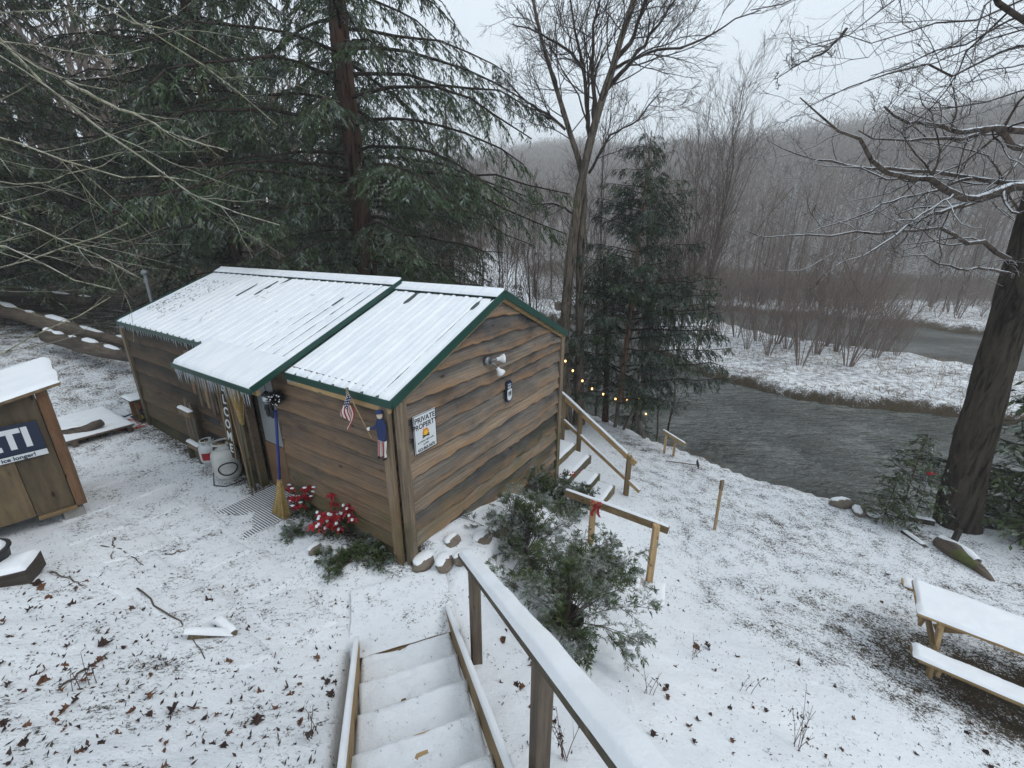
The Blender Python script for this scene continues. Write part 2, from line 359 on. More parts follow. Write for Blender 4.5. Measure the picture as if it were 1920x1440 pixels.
t, b = new_mat('ice'); b.inputs['Base Color'].default_value = (.75, .82, .88, 1); b.inputs['Roughness'].default_value = .15
b.inputs['Transmission Weight'].default_value = .7; b.inputs['IOR'].default_value = 1.31
t, b = new_mat('lens_glass'); b.inputs['Base Color'].default_value = (.55, .62, .64, 1); b.inputs['Roughness'].default_value = .12; b.inputs['Metallic'].default_value = .4
t, b = new_mat('bulb_glow'); b.inputs['Base Color'].default_value = (1, .6, .25, 1); b.inputs['Emission Color'].default_value = (1, .52, .16, 1); b.inputs['Emission Strength'].default_value = 4.
t, b = new_mat('water'); v = coords(t, False, (1, 1, 1))
b.inputs['Base Color'].default_value = (.125, .134, .127, 1); b.inputs['Roughness'].default_value = .06; b.inputs['IOR'].default_value = 1.42
vr = ND(t, 'ShaderNodeMapping', {'Vector': v, 'Rotation': (0, 0, R_(28)), 'Scale': (.55, 1.5, 1)}).outputs[0]
h = mth(t, 'ADD', noise(t, vr, 2.6, 3, .55, .5), mth(t, 'MULTIPLY', noise(t, vr, 8., 2), .35))
bump(t, b, mth(t, 'MULTIPLY', h, ramp(t, noise(t, v, .3, 3), [(.38, (.2,)*3), (.62, (1.,)*3)])), 1., .9)

t, b = new_mat('ground_snow'); v = coords(t, False)
bare = ND(t, 'ShaderNodeAttribute', attribute_name='bare').outputs['Fac']
vs = ND(t, 'ShaderNodeMapping', {'Vector': v, 'Scale': (1, 1, .3)}).outputs[0]
n1 = noise(t, vs, 26, 5, .75); n2 = noise(t, vs, 3.2, 5, .6); n3 = noise(t, vs, 75, 3, .7)
sg = mth(t, 'ADD', mth(t, 'MULTIPLY', n1, .55), mth(t, 'ADD', mth(t, 'MULTIPLY', n3, .35), mth(t, 'MULTIPLY', n2, .32)))
msk = ramp(t, mth(t, 'ADD', sg, mth(t, 'MULTIPLY', bare, .42)), [(.755, (0,)*3), (.83, (1,)*3)])
snowc = ramp(t, noise(t, v, .9, 5), [(.3, (.79, .82, .86)), (.7, (.86, .88, .90))])
dirt = ramp(t, noise(t, vs, 22, 7, .75), [(.3, (.022, .016, .012)), (.48, (.06, .042, .028)), (.6, (.065, .06, .032)), (.75, (.12, .075, .045))])
t.links.new(mix(t, msk, snowc, dirt), b.inputs['Base Color']); b.inputs['Roughness'].default_value = .92; b.inputs['Specular IOR Level'].default_value = .12
bump(t, b, mth(t, 'SUBTRACT', mth(t, 'ADD', noise(t, v, 11, 5, .6), mth(t, 'MULTIPLY', n3, .3)), mth(t, 'MULTIPLY', msk, .35)), .55, .04)

# ================================================================== TERRAIN
YAW = 1.0119
CU = np.array([math.cos(YAW), math.sin(YAW), 0]); CV = np.array([-math.sin(YAW), math.cos(YAW), 0]); G0 = np.array([-1.26, 4.10, 0])
def cab(a, b, z=0): return G0+a*CU+b*CV+np.array([0, 0, z])
WATER = -3.2
CTRL = np.array([
 (-1.26, 4.1, 0), (-2.75, 5, 0), (-4.5, 6.1, 0), (-7.4, 8, 0), (-5.5, 5.1, 0), (-3.4, 4.3, 0), (-2, 3.5, 0), (-1, 3.0, -.02), (-.4, 3.0, -.05), (-6, 5, 0), (-7, 4, .1),
 (-10, 7, .25), (-12, 10, .7), (-13, 13, 1.1), (-8.5, 10.5, .2), (-2.55, 2.75, .24), (-1.0, 1.5, .80), (-3, 1.2, 1.15), (-4.6, 2.5, .65), (-2.0, 2.2, .42), (-1.45, 2.6, .14), (-6, 1.5, 1.0), (-5.0, 3.4, .35),
 (0, 0, 1.35), (-3, -3, 2.6), (3, -3, .8), (.86, 7.5, -1.0), (0, 5.8, -.45), (-.6, 4.7, -.12), (.9, 5.2, -.62), (.6, 3.5, -.36), (-.1, 3.6, -.08), (2.15, 5.1, -1.4), (.45, 1.8, .3), (.2, 2.6, -.02), (1.2, 2, .0), (2.5, 2, -.55), (3.5, 3, -1.05),
 (5.3, 3.8, -1.6), (7, 3, -1.62), (5, 1, -1.0), (8.5, 6, -2), (4.2, 7.25, -2), (2.4, 7.2, -1.6), (5, 10.4, -2.2), (7.2, 8.9, -2.25), (9.9, 7.7, -2.2), (14, 5, -2.3), (2.5, 9.5, -1.75), (3.5, 12.5, -2.15),
 (-2.5, 12, -1.4), (-5, 11, -.5), (-8, 12.5, .1), (-10, 17, .3), (-4, 18, -1.5), (0, 24, -2.5), (1.3, 14, -2.2), (12, 22, -2.75), (18, 24, -2.8), (30, 12, -2.8), (0, 60, -2.3), (30, 55, -2.4), (50, 40, -2.4), (80, 20, -2.4),
 (-25, 45, 0), (-40, 10, 3), (-20, -10, 4), (20, -10, -1.6), (0, 120, -2), (100, 100, -2), (-100, 100, 3), (-100, -60, 6), (100, -80, -1.5), (0, -100, 4), (-200, 250, 3), (250, 250, -2), (250, -100, -2), (-200, -100, 6)], float)
def _phi(r2): return np.where(r2 > 0, .5*r2*np.log(np.maximum(r2, 1e-12)), 0)
_n = len(CTRL); _d = ((CTRL[:, None, :2]-CTRL[None, :, :2])**2).sum(2)
_A = np.zeros((_n+3, _n+3)); _A[:_n, :_n] = _phi(_d)+np.eye(_n)*.02; _A[:_n, _n] = 1; _A[:_n, _n+1:] = CTRL[:, :2]; _A[_n:, :_n] = _A[:_n, _n:].T
_w = np.linalg.solve(_A, np.r_[CTRL[:, 2], 0, 0, 0])
NEAR = [(-30, 60), (-12, 38), (-4, 26), (1.2, 18), (4.3, 13.3), (5.7, 11.35), (6.6, 10.5), (7.6, 9.6), (8.5, 8.7), (9.6, 8.5), (11.5, 8.0), (16, 6), (30, 1), (60, -14), (110, -40)]
ISLE = [(110, -26), (60, -1), (30, 10.5), (18.7, 16.1), (13.3, 18.0), (10.4, 21.9), (9.6, 25), (9.4, 30), (7, 36), (-6, 48), (-20, 70)]
CH1 = np.array(NEAR+ISLE)
CH2 = np.array([(9.4, 30), (14, 42.5), (19.2, 40.4), (20.7, 32.5), (23.9, 28.5), (26, 26.6), (27.7, 23.3), (40, 14), (70, 2), (110, -12), (110, 4), (70, 18), (46, 29), (38.1, 32.9), (35.7, 37.5), (32.8, 39.9), (27.1, 43.2), (23.2, 46.8), (14, 50), (4, 47), (7, 36)])
def sdist(poly, x, y):
    """signed distance to polygon, negative inside"""
    d = np.full(x.shape, 1e9); ins = np.zeros(x.shape, bool); n = len(poly)
    for i in range(n):
        ax, ay = poly[i]; bx, by = poly[(i+1) % n]; ex, ey = bx-ax, by-ay
        t = np.clip(((x-ax)*ex+(y-ay)*ey)/(ex*ex+ey*ey), 0, 1); d = np.minimum(d, (x-ax-t*ex)**2+(y-ay-t*ey)**2)
        c = (ay > y) != (by > y); ins ^= c & (x < (bx-ax)*(y-ay)/(by-ay+1e-12)+ax)
    return np.sqrt(d)*np.where(ins, -1, 1)
def land(x, y):
    x = np.asarray(x, float); y = np.asarray(y, float); sh = x.shape; xf, yf = x.ravel(), y.ravel(); z = np.zeros(len(xf))
    for i in range(0, len(xf), 20000):
        a = slice(i, i+20000); r2 = (xf[a, None]-CTRL[None, :, 0])**2+(yf[a, None]-CTRL[None, :, 1])**2
        z[a] = _phi(r2)@_w[:_n]+_w[_n]+xf[a]*_w[_n+1]+yf[a]*_w[_n+2]
    z = z.reshape(sh)
    far = np.hypot(x, y-5); z = z*(1-sstep(60, 130, far))+(-2.3)*sstep(60, 130, far)
    s = (x-23)*.68+(y-47)*.73; k = 24.
    cap = 70+5*np.sin(x*.012+1)+2.5*np.sin(x*.031); u_ = np.clip((s-48)/285., 0, 1.); z = z+cap*(1-(1-u_**1.15)**1.25)-.05*np.maximum(0, s-345)
    q = (-x*.85+y*.25)-17; z = z+24*(1-np.exp(-np.maximum(0, q)*.30/24))*sstep(0, 10, q)
    return z
def ground(x, y):
    z = land(x, y); wob = fbm(np.asarray(x)*.9, np.asarray(y)*.9, 3, 5)*.55
    d1 = sdist(CH1, x, y)+wob*.6; d2 = sdist(CH2, x, y)+wob*1.2
    isl = (sdist(CH1, x, y) > 0) & ((x*.5+y) > 23)
    w1 = np.where(isl, .35, .55)
    f = np.maximum(sstep(w1, -.25, d1), sstep(.7, -.4, d2)); return z*(1-f)+(WATER-.7)*f
def gz(x, y): return float(ground(np.array([float(x)]), np.array([float(y)]))[0])
def on(x, y, dz=0): return np.array([x, y, gz(x, y)+dz])

def axis(n, c, lim, a):
    t = np.linspace(-1, 1, n); return c+np.sinh(t*a)/np.sinh(a)*lim
gx = axis(410, 0., 680, 7.3); gy = axis(410, 4., 680, 7.3); X, Y = np.meshgrid(gx, gy)
def in_cabin(x, y, pad=.0):
    a = (x-G0[0])*CU[0]+(y-G0[1])*CU[1]; b = (x-G0[0])*CV[0]+(y-G0[1])*CV[1]; return a, b
Z = ground(X, Y)
_sx, _sy = -.328, .945; _u = -((X+.98)*_sx+(Y-2.94)*_sy); _w2 = np.abs((X+.98)*_sy-(Y-2.94)*_sx)
Z = np.where((_u > -.15) & (_w2 < .53), np.minimum(Z, Z*sstep(.44, .53, _w2)+(np.maximum(0, _u)*.446-.22)*sstep(.53, .44, _w2)), Z)
_ga, _gb = (X-G0[0])*CU[0]+(Y-G0[1])*CU[1], (X-G0[0])*CV[0]+(Y-G0[1])*CV[1]
Z = Z+.17*sstep(.0, .35, _ga)*sstep(3.0, 2.2, _ga)*sstep(-.92, -.62, _gb)*sstep(.3, 0, _gb)+.10*np.exp(-(((_ga+.42)/.3)**2+((_gb-.9)/.55)**2))
near = np.exp(-((X)**2+(Y-4)**2)/160.)
a_, b_ = in_cabin(X, Y)
pathm = sstep(1.3, .6, np.abs(a_+1.35))*sstep(-.2, .4, b_)*sstep(9, 7, b_)
bankm = sstep(.15, .6, Z)*(X < 0)*(Y < 4.5)
Z = Z+near*(fbm(X*1.1, Y*1.1, 3, 9)*.05+fbm(X*5.5, Y*5.5, 3, 11)*.022*(1-.75*pathm)*(1+bankm*1.2)+fbm(X*17, Y*17, 2, 14)*.008*(1+bankm))
bare = np.full(X.shape, .13)
d1 = sdist(CH1, X, Y); d2 = sdist(CH2, X, Y)
def blob(cx, cy, rx, ry, rot=0): 
    c, s = math.cos(rot), math.sin(rot); dx, dy = X-cx, Y-cy; return np.exp(-(((dx*c+dy*s)/rx)**2+((-dx*s+dy*c)/ry)**2))
lawn = sstep(-.9, -1.5, Z)*sstep(2., 3.5, X); bare = bare+.19*lawn+.12*fbm(X*.8, Y*.8, 3, 21)*lawn
bare += .36*blob(6.45, 3.75, 1.4, .65, -.75)+.16*blob(5.7, 3.3, 1.5, .7, -.75)
bare += .24*sstep(-6.5, -9.5, X)*sstep(4.5, 7, Y)+.1*sstep(-13, -18, X)
bare += .38*sstep(.55, .05, -a_)*sstep(-.4, .1, b_)*sstep(8, 7, b_)*(a_ < .3)
bare += .13*pathm; bare += .22*sstep(10.5, 13, Y)*np.maximum(sstep(3, 0, X), sstep(45, 52, Y))
bare += .10*bankm
bare += .20*sstep(8, 40, (X-23)*.68+(Y-47)*.73)
shore = np.minimum(np.abs(d1-.1), np.abs(d2-.1)); bare += (.24+.5*fbm(X*1.5, Y*1.5, 3, 61))*sstep(.6, .1, shore)*(Z < -2.35)*np.where(X > 9, 1., .7)
bare += .07*((d1 > 0) & ((X*.5+Y) > 23) & (Y < 46))
bare = np.where(Z < WATER+.04, 1.2, bare)
I = np.arange(410*410).reshape(410, 410)
F = np.stack([I[:-1, :-1], I[:-1, 1:], I[1:, 1:], I[1:, :-1]], -1).reshape(-1, 4)
GROUND = link('ground', np_mesh('ground', np.stack([X, Y, Z], -1).reshape(-1, 3), F, ['ground_snow'], attr={'bare': bare.ravel()}))
tag(GROUND, kind='structure')
wx = axis(60, 20, 150, 3); wy = axis(60, 15, 150, 3); WX, WY = np.meshgrid(wx, wy); I = np.arange(3600).reshape(60, 60)
F = np.stack([I[:-1, :-1], I[:-1, 1:], I[1:, 1:], I[1:, :-1]], -1).reshape(-1, 4)
tag(link('river', np_mesh('river', np.stack([WX, WY, WX*0+WATER], -1).reshape(-1, 3), F, ['water'])), kind='structure')
from mathutils.bvhtree import BVHTree
_bv = BVHTree.FromPolygons([tuple(p) for p in np.stack([X, Y, Z], -1).reshape(-1, 3)[:]], [tuple(int(i) for i in f) for f in
      np.stack([np.arange(410*410).reshape(410, 410)[:-1, :-1], np.arange(410*410).reshape(410, 410)[:-1, 1:], np.arange(410*410).reshape(410, 410)[1:, 1:], np.arange(410*410).reshape(410, 410)[1:, :-1]], -1)[100:310, 100:310].reshape(-1, 4)])
def surf(x, y):
    h = _bv.ray_cast(Vector((x, y, 60)), Vector((0, 0, -1)))
    return h[0].z if h[0] is not None else gz(x, y)
def vsurf(x, y):
    i = np.clip(np.searchsorted(gx, x)-1, 0, 408); j = np.clip(np.searchsorted(gy, y)-1, 0, 408); u = (x-gx[i])/(gx[i+1]-gx[i]); v = (y-gy[j])/(gy[j+1]-gy[j])
    return (Z[j, i]*(1-u)+Z[j, i+1]*u)*(1-v)+(Z[j+1, i]*(1-u)+Z[j+1, i+1]*u)*v
def hit(px, py):                       # where a survey mark meets the ground
    d = _ray(px, py); h = _bv.ray_cast(Vector(_C), Vector(d)); return np.array(h[0]) if h[0] is not None else gp(px, py, -2)

# haze: pale winter air round the whole valley
hz = MB().box(-690, 690, -690, 695, -40, 130)
t_m = bpy.data.materials.new('winter_air'); t_m.use_nodes = True; t_ = t_m.node_tree; t_.nodes.clear()
ho = t_.nodes.new('ShaderNodeOutputMaterial'); pv = t_.nodes.new('ShaderNodeVolumePrincipled'); pv.inputs['Color'].default_value = (.98, .99, 1, 1); pv.inputs['Density'].default_value = .0016
pv.inputs['Anisotropy'].default_value = .1
t_.links.new(pv.outputs[0], ho.inputs['Volume']); M['winter_air'] = t_m
tag(hz.build('haze', 'winter_air'), kind='stuff')

# ================================================================== SNOW HELPERS
def snow_patch(name, O, Xv, Yv, th, parent=None, nx=24, ny=12, amp=.25, seed=0, edge=.06, mat='snow', fn=None, up=(0, 0, 1), skirt=.0, bare=None):
    """a sheet of settled snow over the parallelogram O, O+X, O+Y with rounded rims"""
    O = np.asarray(O, float); Xv = np.asarray(Xv, float); Yv = np.asarray(Yv, float); up = np.asarray(up, float)
    s, t = np.meshgrid(np.linspace(0, 1, nx+1), np.linspace(0, 1, ny+1), indexing='ij'); lx, ly = np.linalg.norm(Xv), np.linalg.norm(Yv)
    e = np.minimum(np.minimum(s, 1-s)*lx, np.minimum(t, 1-t)*ly)
    hgt = th*np.sqrt(np.clip(1-(1-np.clip(e/edge, 0, 1))**2, 0, 1))*(1+amp*1.6*fbm(s*lx*3+seed, t*ly*3, 4, seed)+amp*.7*fbm(s*lx*14+seed, t*ly*14, 3, seed+1))
    if fn is not None: hgt = fn(s, t, hgt)
    j = fbm(s*lx*7, t*ly*7+seed, 2, seed+3)*.022*(e < 1e-6)
    P = O+Xv*s[..., None]+Yv*t[..., None]+up*(hgt-skirt*(e < 1e-6))[..., None]+j[..., None]*unit(Xv+Yv)
    I = np.arange((nx+1)*(ny+1)).reshape(nx+1, ny+1); F = np.stack([I[:-1, :-1], I[1:, :-1], I[1:, 1:], I[:-1, 1:]], -1).reshape(-1, 4)
    return link(name, np_mesh(name, P.reshape(-1, 3), F, [mat], attr=None if bare is None else {'bare': np.full(P.size//3, bare)}), parent)
def snow_strip(name, p, q, w, th, parent=None, seed=0, up=None, mat='snow'):
    p = np.asarray(p, float); q = np.asarray(q, float); d = unit(q-p); x = unit(np.cross(d, (0, 0, 1))); y = np.cross(x, d) if up is None else np.asarray(up, float)
    y = -y if y[2] < 0 else y
    n = max(6, int(np.linalg.norm(q-p)/.05))
    return snow_patch(name, p-x*w/2, q-p, x*w, th, parent, n, 8, .3, seed, min(.03, w/3), mat, up=y)
def text_mesh(body, size, ext=.002, bold=0., align='CENTER', sp=1.):
    c = bpy.data.curves.new('lettering', 'FONT'); c.body = body; c.size = size; c.extrude = ext; c.offset = bold; c.align_x = align; c.align_y = 'CENTER'; c.space_character = sp; c.resolution_u = 3
    o = bpy.data.objects.new('lettering', c); COL.objects.link(o); dg = bpy.context.evaluated_depsgraph_get(); dg.update()
    me = bpy.data.meshes.new_from_object(o.evaluated_get(dg)); bpy.data.objects.remove(o); return me
def lettering(body, size, mat, parent, O, Xv, Yv, name='lettering', sx=1., **k):
    me = text_mesh(body, size, **k); me.materials.clear(); me.materials.append(M[mat])
    o = link(name, me, parent); X_, Y_ = Vector(unit(Xv)), Vector(unit(Yv)); Z_ = X_.cross(Y_)
    m = Matrix.Identity(4)
    for i, c in enumerate((X_*sx, Y_, Z_)):
        for r in range(3): m[r][i] = c[r]
    m.translation = Vector([float(q) for q in O]); o.matrix_local = m; return o

# ================================================================== CABIN
CW, CL, LF, HE, KS, RIDGE = 4.0, 7.45, 1.84, 2.1, .435, 2.0
CAB = thing('cabin', 'rustic timber cabin with live-edge siding and snow-covered green metal roof', 'cabin', G0, YAW)
rng = random.Random(7)
def live_board(name, parent, o, ax, L, z0, h, mat, lip=.076, back=.003, seed=0, wav=.04, cut=None, tilt=0.):
    """o start point, ax unit axis along board, out = outward normal; live lower edge"""
    ax = np.asarray(ax, float); out = np.array([ax[1], -ax[0], 0]); n = max(10, int(L/.07)); s = np.linspace(0, 1, n+1)*L
    low = z0+tilt*s+wav*(fbm(s*.7+seed*3.1, s*0+seed, 2, seed)*1.0+np.abs(fbm(s*2.1+seed, s*0+2.3, 2, seed+9))*1.5-.3+fbm(s*9+seed, s*0+1.3, 2, seed+5)*.45)
    top = np.full(n+1, z0+h+.10)+tilt*s
    if cut is not None: top = np.minimum(top, cut(s)); low = np.minimum(low, cut(s)-.004)
    tk = lip+.008*fbm(s*2.2+seed, s*0, 2, seed+4); rows = []
    rim = .016+.016*np.clip(fbm(s*4+seed*2, s*0+5, 2, seed+6)+.3, 0, 1)
    P0 = np.asarray(o, float)
    def pt(i, off, z): p = P0+ax*s[i]+out*off; return (p[0], p[1], z)
    m = MB(); V = []; E = []
    for i in range(n+1):
        mid = low[i]+rim[i]
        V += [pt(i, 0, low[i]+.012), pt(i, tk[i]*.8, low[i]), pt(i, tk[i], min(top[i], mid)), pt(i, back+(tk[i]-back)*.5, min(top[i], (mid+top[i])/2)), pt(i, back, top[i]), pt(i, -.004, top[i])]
        E += [2., 1.6, .75, .0, 0., 0.]  # values above one: painted shadow line under the lip; below: rim tint
    Fc = [(i*6+k, (i+1)*6+k, (i+1)*6+k+1, i*6+k+1) for i in range(n) for k in range(5)]
    Fc += [tuple(range(6))[::-1], tuple(n*6+k for k in range(6))]
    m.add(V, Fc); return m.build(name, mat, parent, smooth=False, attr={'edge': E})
def roof_z(a): return HE+KS*(np.minimum(a, CW-a)+.07)
# gable wall (faces the camera side, local y = 0)
gw = link('gable_wall', None, CAB); gw.empty_display_size = .1
z, i = -1.35, 0
while z < 2.96:
    h = rng.uniform(.19, .29) if z > -.2 else .25
    def cut(s): return roof_z(s+.0)-.02
    aa = max(.05, (z-HE+.02)/KS-.03) if z > HE-.06 else 0.
    if CW-2*aa > .15:
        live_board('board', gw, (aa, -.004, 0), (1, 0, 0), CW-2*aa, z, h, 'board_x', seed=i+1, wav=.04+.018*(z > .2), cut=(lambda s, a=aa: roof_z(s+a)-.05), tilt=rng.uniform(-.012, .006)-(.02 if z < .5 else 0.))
    z += h; i += 1
# long front wall: section nearest the gable
fwl = link('front_wall', None, CAB); z = -.12
while z < 2.05:
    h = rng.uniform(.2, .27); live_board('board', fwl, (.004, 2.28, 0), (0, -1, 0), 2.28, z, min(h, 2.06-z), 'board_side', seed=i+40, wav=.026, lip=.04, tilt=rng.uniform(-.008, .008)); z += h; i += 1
z = -.12
while z < 2.05:
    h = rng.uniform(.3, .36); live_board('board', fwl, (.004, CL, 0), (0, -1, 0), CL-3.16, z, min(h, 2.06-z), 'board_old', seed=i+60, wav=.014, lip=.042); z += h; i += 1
bwl = link('back_walls', None, CAB)
for k in range(11):
    z = -.12+k*.2
    MB().box(.0, CW, CL-.03, CL, z, z+.197).build('board', 'board_x', bwl); MB().box(CW-.03, CW-.002, .02, CL-.04, z-.9*(k == 0), z+.197).build('board', 'board_y', bwl)
mb = MB().prism([(.02, CL-.03, 2.08), (CW-.02, CL-.03, 2.08), (RIDGE, CL-.03, 2.93)], (0, 1, 0), .028); mb.build('gable_end', 'board_x', CAB)
MB().box(.06, CW-.06, .05, CL-.06, -.1, .02).build('floor', 'board_x', CAB)
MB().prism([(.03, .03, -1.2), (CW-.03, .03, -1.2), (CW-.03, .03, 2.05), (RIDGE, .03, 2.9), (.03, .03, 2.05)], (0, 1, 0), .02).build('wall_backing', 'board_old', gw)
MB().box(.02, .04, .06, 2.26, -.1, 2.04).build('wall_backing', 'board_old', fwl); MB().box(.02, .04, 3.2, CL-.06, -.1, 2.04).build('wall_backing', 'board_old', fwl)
# corner posts
for n_, x0, x1, y0, y1, z0 in (('corner_post', -.095, -.045, -.02, .11, -.12), ('corner_post', -.045, .10, -.10, -.05, -.15), ('corner_post', CW-.09, CW+.03, -.10, -.05, -1.3), ('corner_post', CW+.004, CW+.05, -.026, .11, -1.3), ('corner_post', -.07, -.002, CL-.05, CL+.07, -.1)):
    MB().box(x0, x1, y0, y1, z0, 2.05).build(n_, 'post_wood', CAB, bevel=.006)
# recessed doorway between the two wall sections
MB().box(.10, .14, 2.29, 3.15, -.02, 2.05).build('door_panel', 'board_old', CAB)
MB().box(.055, .075, 2.34, 2.98, .04, .78).build('door_lower_panel', 'brown_panel', CAB, bevel=.004)
MB().box(.06, .08, 2.36, 2.96, .79, 1.86).build('door_upper_panel', 'sheet_metal', CAB, bevel=.004)
MB().box(-.02, .05, 2.285, 2.335, -.02, 2.03).build('door_jamb', 'board_old', CAB, bevel=.005)
MB().box(-.06, .05, 3.10, 3.17, -.02, 2.03).build('door_jamb', 'board_side', CAB, bevel=.005)
MB().beam((-.14, 3.26, 0), (-.09, 3.22, 1.86), .075, .075, (1, 0, 0)).build('porch_post', 'post_wood', CAB, bevel=.008)
for k, (b, z0, z1, w) in enumerate(((3.98, 1.05, 1.93, .07), (4.08, .98, 1.95, .09), (4.20, 1.08, 1.96, .1), (4.33, 1.15, 1.97, .1), (4.47, 1.05, 1.98, .09), (4.60, 1.25, 1.98, .12), (3.42, .55, 1.9, .08), (3.84, .72, 1.92, .06))):
    MB().box(-.075-.008*(k % 3), -.045, b, b+w, z0, z1).build('hanging_slat', ('post_wood', 'board_side', 'post_wood', 'plywood')[k % 4], CAB)
MB().box(-.02, .0, 4.2, 4.75, .1, .85).build('hatch', 'black_rubber', CAB)
# ---- roof
def roof_part(name, y0, y1, a0, lift, seed, far=CW+.07, thick=.026, melt=0.):
    rf = thing(name, None, None); rf.parent = CAB
    nrm = unit((-KS, 0, 1)); zz = lambda a: HE+KS*(a+.07)+lift
    pitch = .229; nr = int((y1-y0)/pitch)
    # corrugated metal: ribs run up the slope
    ys = []; hs = []
    for k in range(nr+1):
        yb = y0+k*(y1-y0)/nr
        for dy, hh in ((-.028, 0), (-.012, .018), (.012, .018), (.028, 0)):
            if y0 <= yb+dy <= y1: ys.append(yb+dy); hs.append(hh)
    ys = [y0]+ys+[y1]; hs = [0]+hs+[0]; m = MB()
    for side in (0, 1):
        A0 = a0 if side == 0 else far; V = []
        for a in (A0, RIDGE):
            for yy, hh in zip(ys, hs):
                h_ = zz(a) if side == 0 else HE+KS*(CW-a+.07)+lift
                V.append((a, yy, h_+hh))
        n = len(ys); m.add(V, [(k, k+1, n+k+1, n+k) for k in range(n-1)])
    m.build('metal_sheet', 'roof_metal', rf)
    for sgn, A0 in ((1, a0), (-1, far)):                  # sheathing under the metal
        za = zz(A0) if sgn == 1 else HE+KS*(CW-A0+.07)+lift
        m = MB().prism([(A0+.012*sgn, y0+.01, za-.012), (RIDGE, y0+.01, zz(RIDGE)-.012), (RIDGE, y1-.01, zz(RIDGE)-.012), (A0+.012*sgn, y1-.01, za-.012)], (0, 0, -1), .03); m.build('sheathing', 'plywood', rf)
    # snow over each slope
    def fn(s, t, h):
        yy = y0+t*(y1-y0); ph = np.abs(((yy-y0)/((y1-y0)/nr)+.5) % 1-.5)*pitch
        rib = np.exp(-(ph/.028)**2); groove = np.exp(-((ph-.05)/.018)**2)
        m1 = fbm(yy*1.3+seed, s*1.2, 3, seed)+melt*sstep(.35, .95, s); m2 = fbm(yy*9+seed, s*2.5, 3, seed+2)
        th = h*.85+.012*rib-.010*groove
        m3 = fbm(yy*4.4+seed, s*5.5, 3, seed+6); holes = sstep(.20, .42, m1*.55+m2*.6+m3*.6-.21)*sstep(.15, .6, s)
        return th-(th+.006)*holes*np.where(rib+groove > .35, 1., .25)
    L_ = math.hypot(RIDGE-a0, KS*(RIDGE-a0))
    top_a = RIDGE-.16
    snow_patch('snow_cover', (a0+.004, y0+.035, zz(a0)+.001), (top_a-a0, 0, KS*(top_a-a0)), (0, y1-y0-.06, 0), thick, rf, 60, nr*12, .15, seed, .05, 'roof_snow', fn)
    snow_patch('snow_cover', (far-.004, y1-.03, zz(a0)*0+HE+KS*(CW-far+.07)+lift+.001), (RIDGE-far+.14, 0, KS*(far-RIDGE-.14)), (0, -(y1-y0-.06), 0), thick, rf, 30, nr*4, .15, seed+5, .05, 'roof_snow')
    # ridge cap with its own snow
    m = MB()
    for sg in (-1, 1): m.prism([(RIDGE, y0-.01, zz(RIDGE)+.036), (RIDGE+.17*sg, y0-.01, zz(RIDGE)+.036-.17*KS), (RIDGE+.17*sg, y1, zz(RIDGE)+.036-.17*KS), (RIDGE, y1, zz(RIDGE)+.036)], (0, 0, -1), .006)
    m.build('ridge_cap', 'green_trim', rf)
    for sg in (-1, 1):
        snow_patch('ridge_snow', (RIDGE+.165*sg, y0 if sg < 0 else y1, zz(RIDGE)+.038-.165*KS), (-.166*sg, 0, .166*KS), (0, (y1-y0)*(1 if sg < 0 else -1), 0), .03, rf, 8, int((y1-y0)/.06), .25, seed+8, .03, 'roof_snow', fn=lambda s, t, h: np.where(s > .98, .03, h))
    return rf, zz
rfF, zF = roof_part('front_roof', -.11, LF-.01, -.10, .0, 11)
rfB, zB = roof_part('rear_roof', LF+.01, CL+.17, -.05, .06, 23, melt=.14)
# lower porch roof running on from the rear slope
porch = thing('porch_roof', None, None); porch.parent = CAB
pa0, pa1, py0, py1 = -.50, -.05, LF+.01, 4.04; m = MB(); pz = lambda a: zB(a)-.005
m.prism([(pa0, py0, pz(pa0)), (pa1+.05, py0, pz(pa1+.05)), (pa1+.05, py1, pz(pa1+.05)), (pa0, py1, pz(pa0))], (0, 0, -1), .02); m.build('metal_sheet', 'roof_metal', porch)
MB().prism([(pa0+.02, py0+.02, pz(pa0+.02)-.024), (.02, py0+.02, pz(.02)-.024), (.02, py1-.02, pz(.02)-.024), (pa0+.02, py1-.02, pz(pa0+.02)-.024)], (0, 0, -1), .025).build('sheathing', 'plywood', porch)
snow_patch('snow_cover', (pa0, py0+.035, pz(pa0)+.002), (pa1+.12-pa0, 0, KS*(pa1+.12-pa0)), (0, py1-py0-.05, 0), .042, porch, 16, 90, .15, 31, .05, 'roof_snow')
for a in (-.44,):
    MB().box(a, a+.04, py0+.03, py1-.03, pz(a)-.12, pz(a)-.055).build('porch_beam', 'lumber_y', porch)
# green trim: eaves and verges
def trim(p, q, w, h, parent): return MB().beam(p, q, w, h).build('trim', 'green_trim', parent, bevel=.003)
trim((-.104, -.11, zF(-.10)-.028), (-.104, LF-.03, zF(-.10)-.028), .016, .085, rfF)
trim((-.056, 4.05, zB(-.05)-.028), (-.056, CL+.17, zB(-.05)-.028), .016, .07, rfB)
trim((pa0-.006, py0, pz(pa0)-.025), (pa0-.006, py1, pz(pa0)-.025), .016, .07, porch)
for y_, a_0, zf, par, xr in ((-.118, -.115, zF, rfF, CW+.08), (LF, pa0-.012, lambda a: zB(a), rfB, CW+.08)):
    for a0, a1 in ((a_0, RIDGE), (xr, RIDGE)):
        z0 = zf(a0) if a0 < RIDGE else HE+KS*(CW-a0+.07)+(zf(0)-HE-KS*.07); z1 = zf(RIDGE)
        trim((a0, y_, z0-.008+(.012 if y_ > 0 else 0)), (a1, y_, z1-.008+(.012 if y_ > 0 else 0)), .02, .105 if y_ < 0 else .075, par)
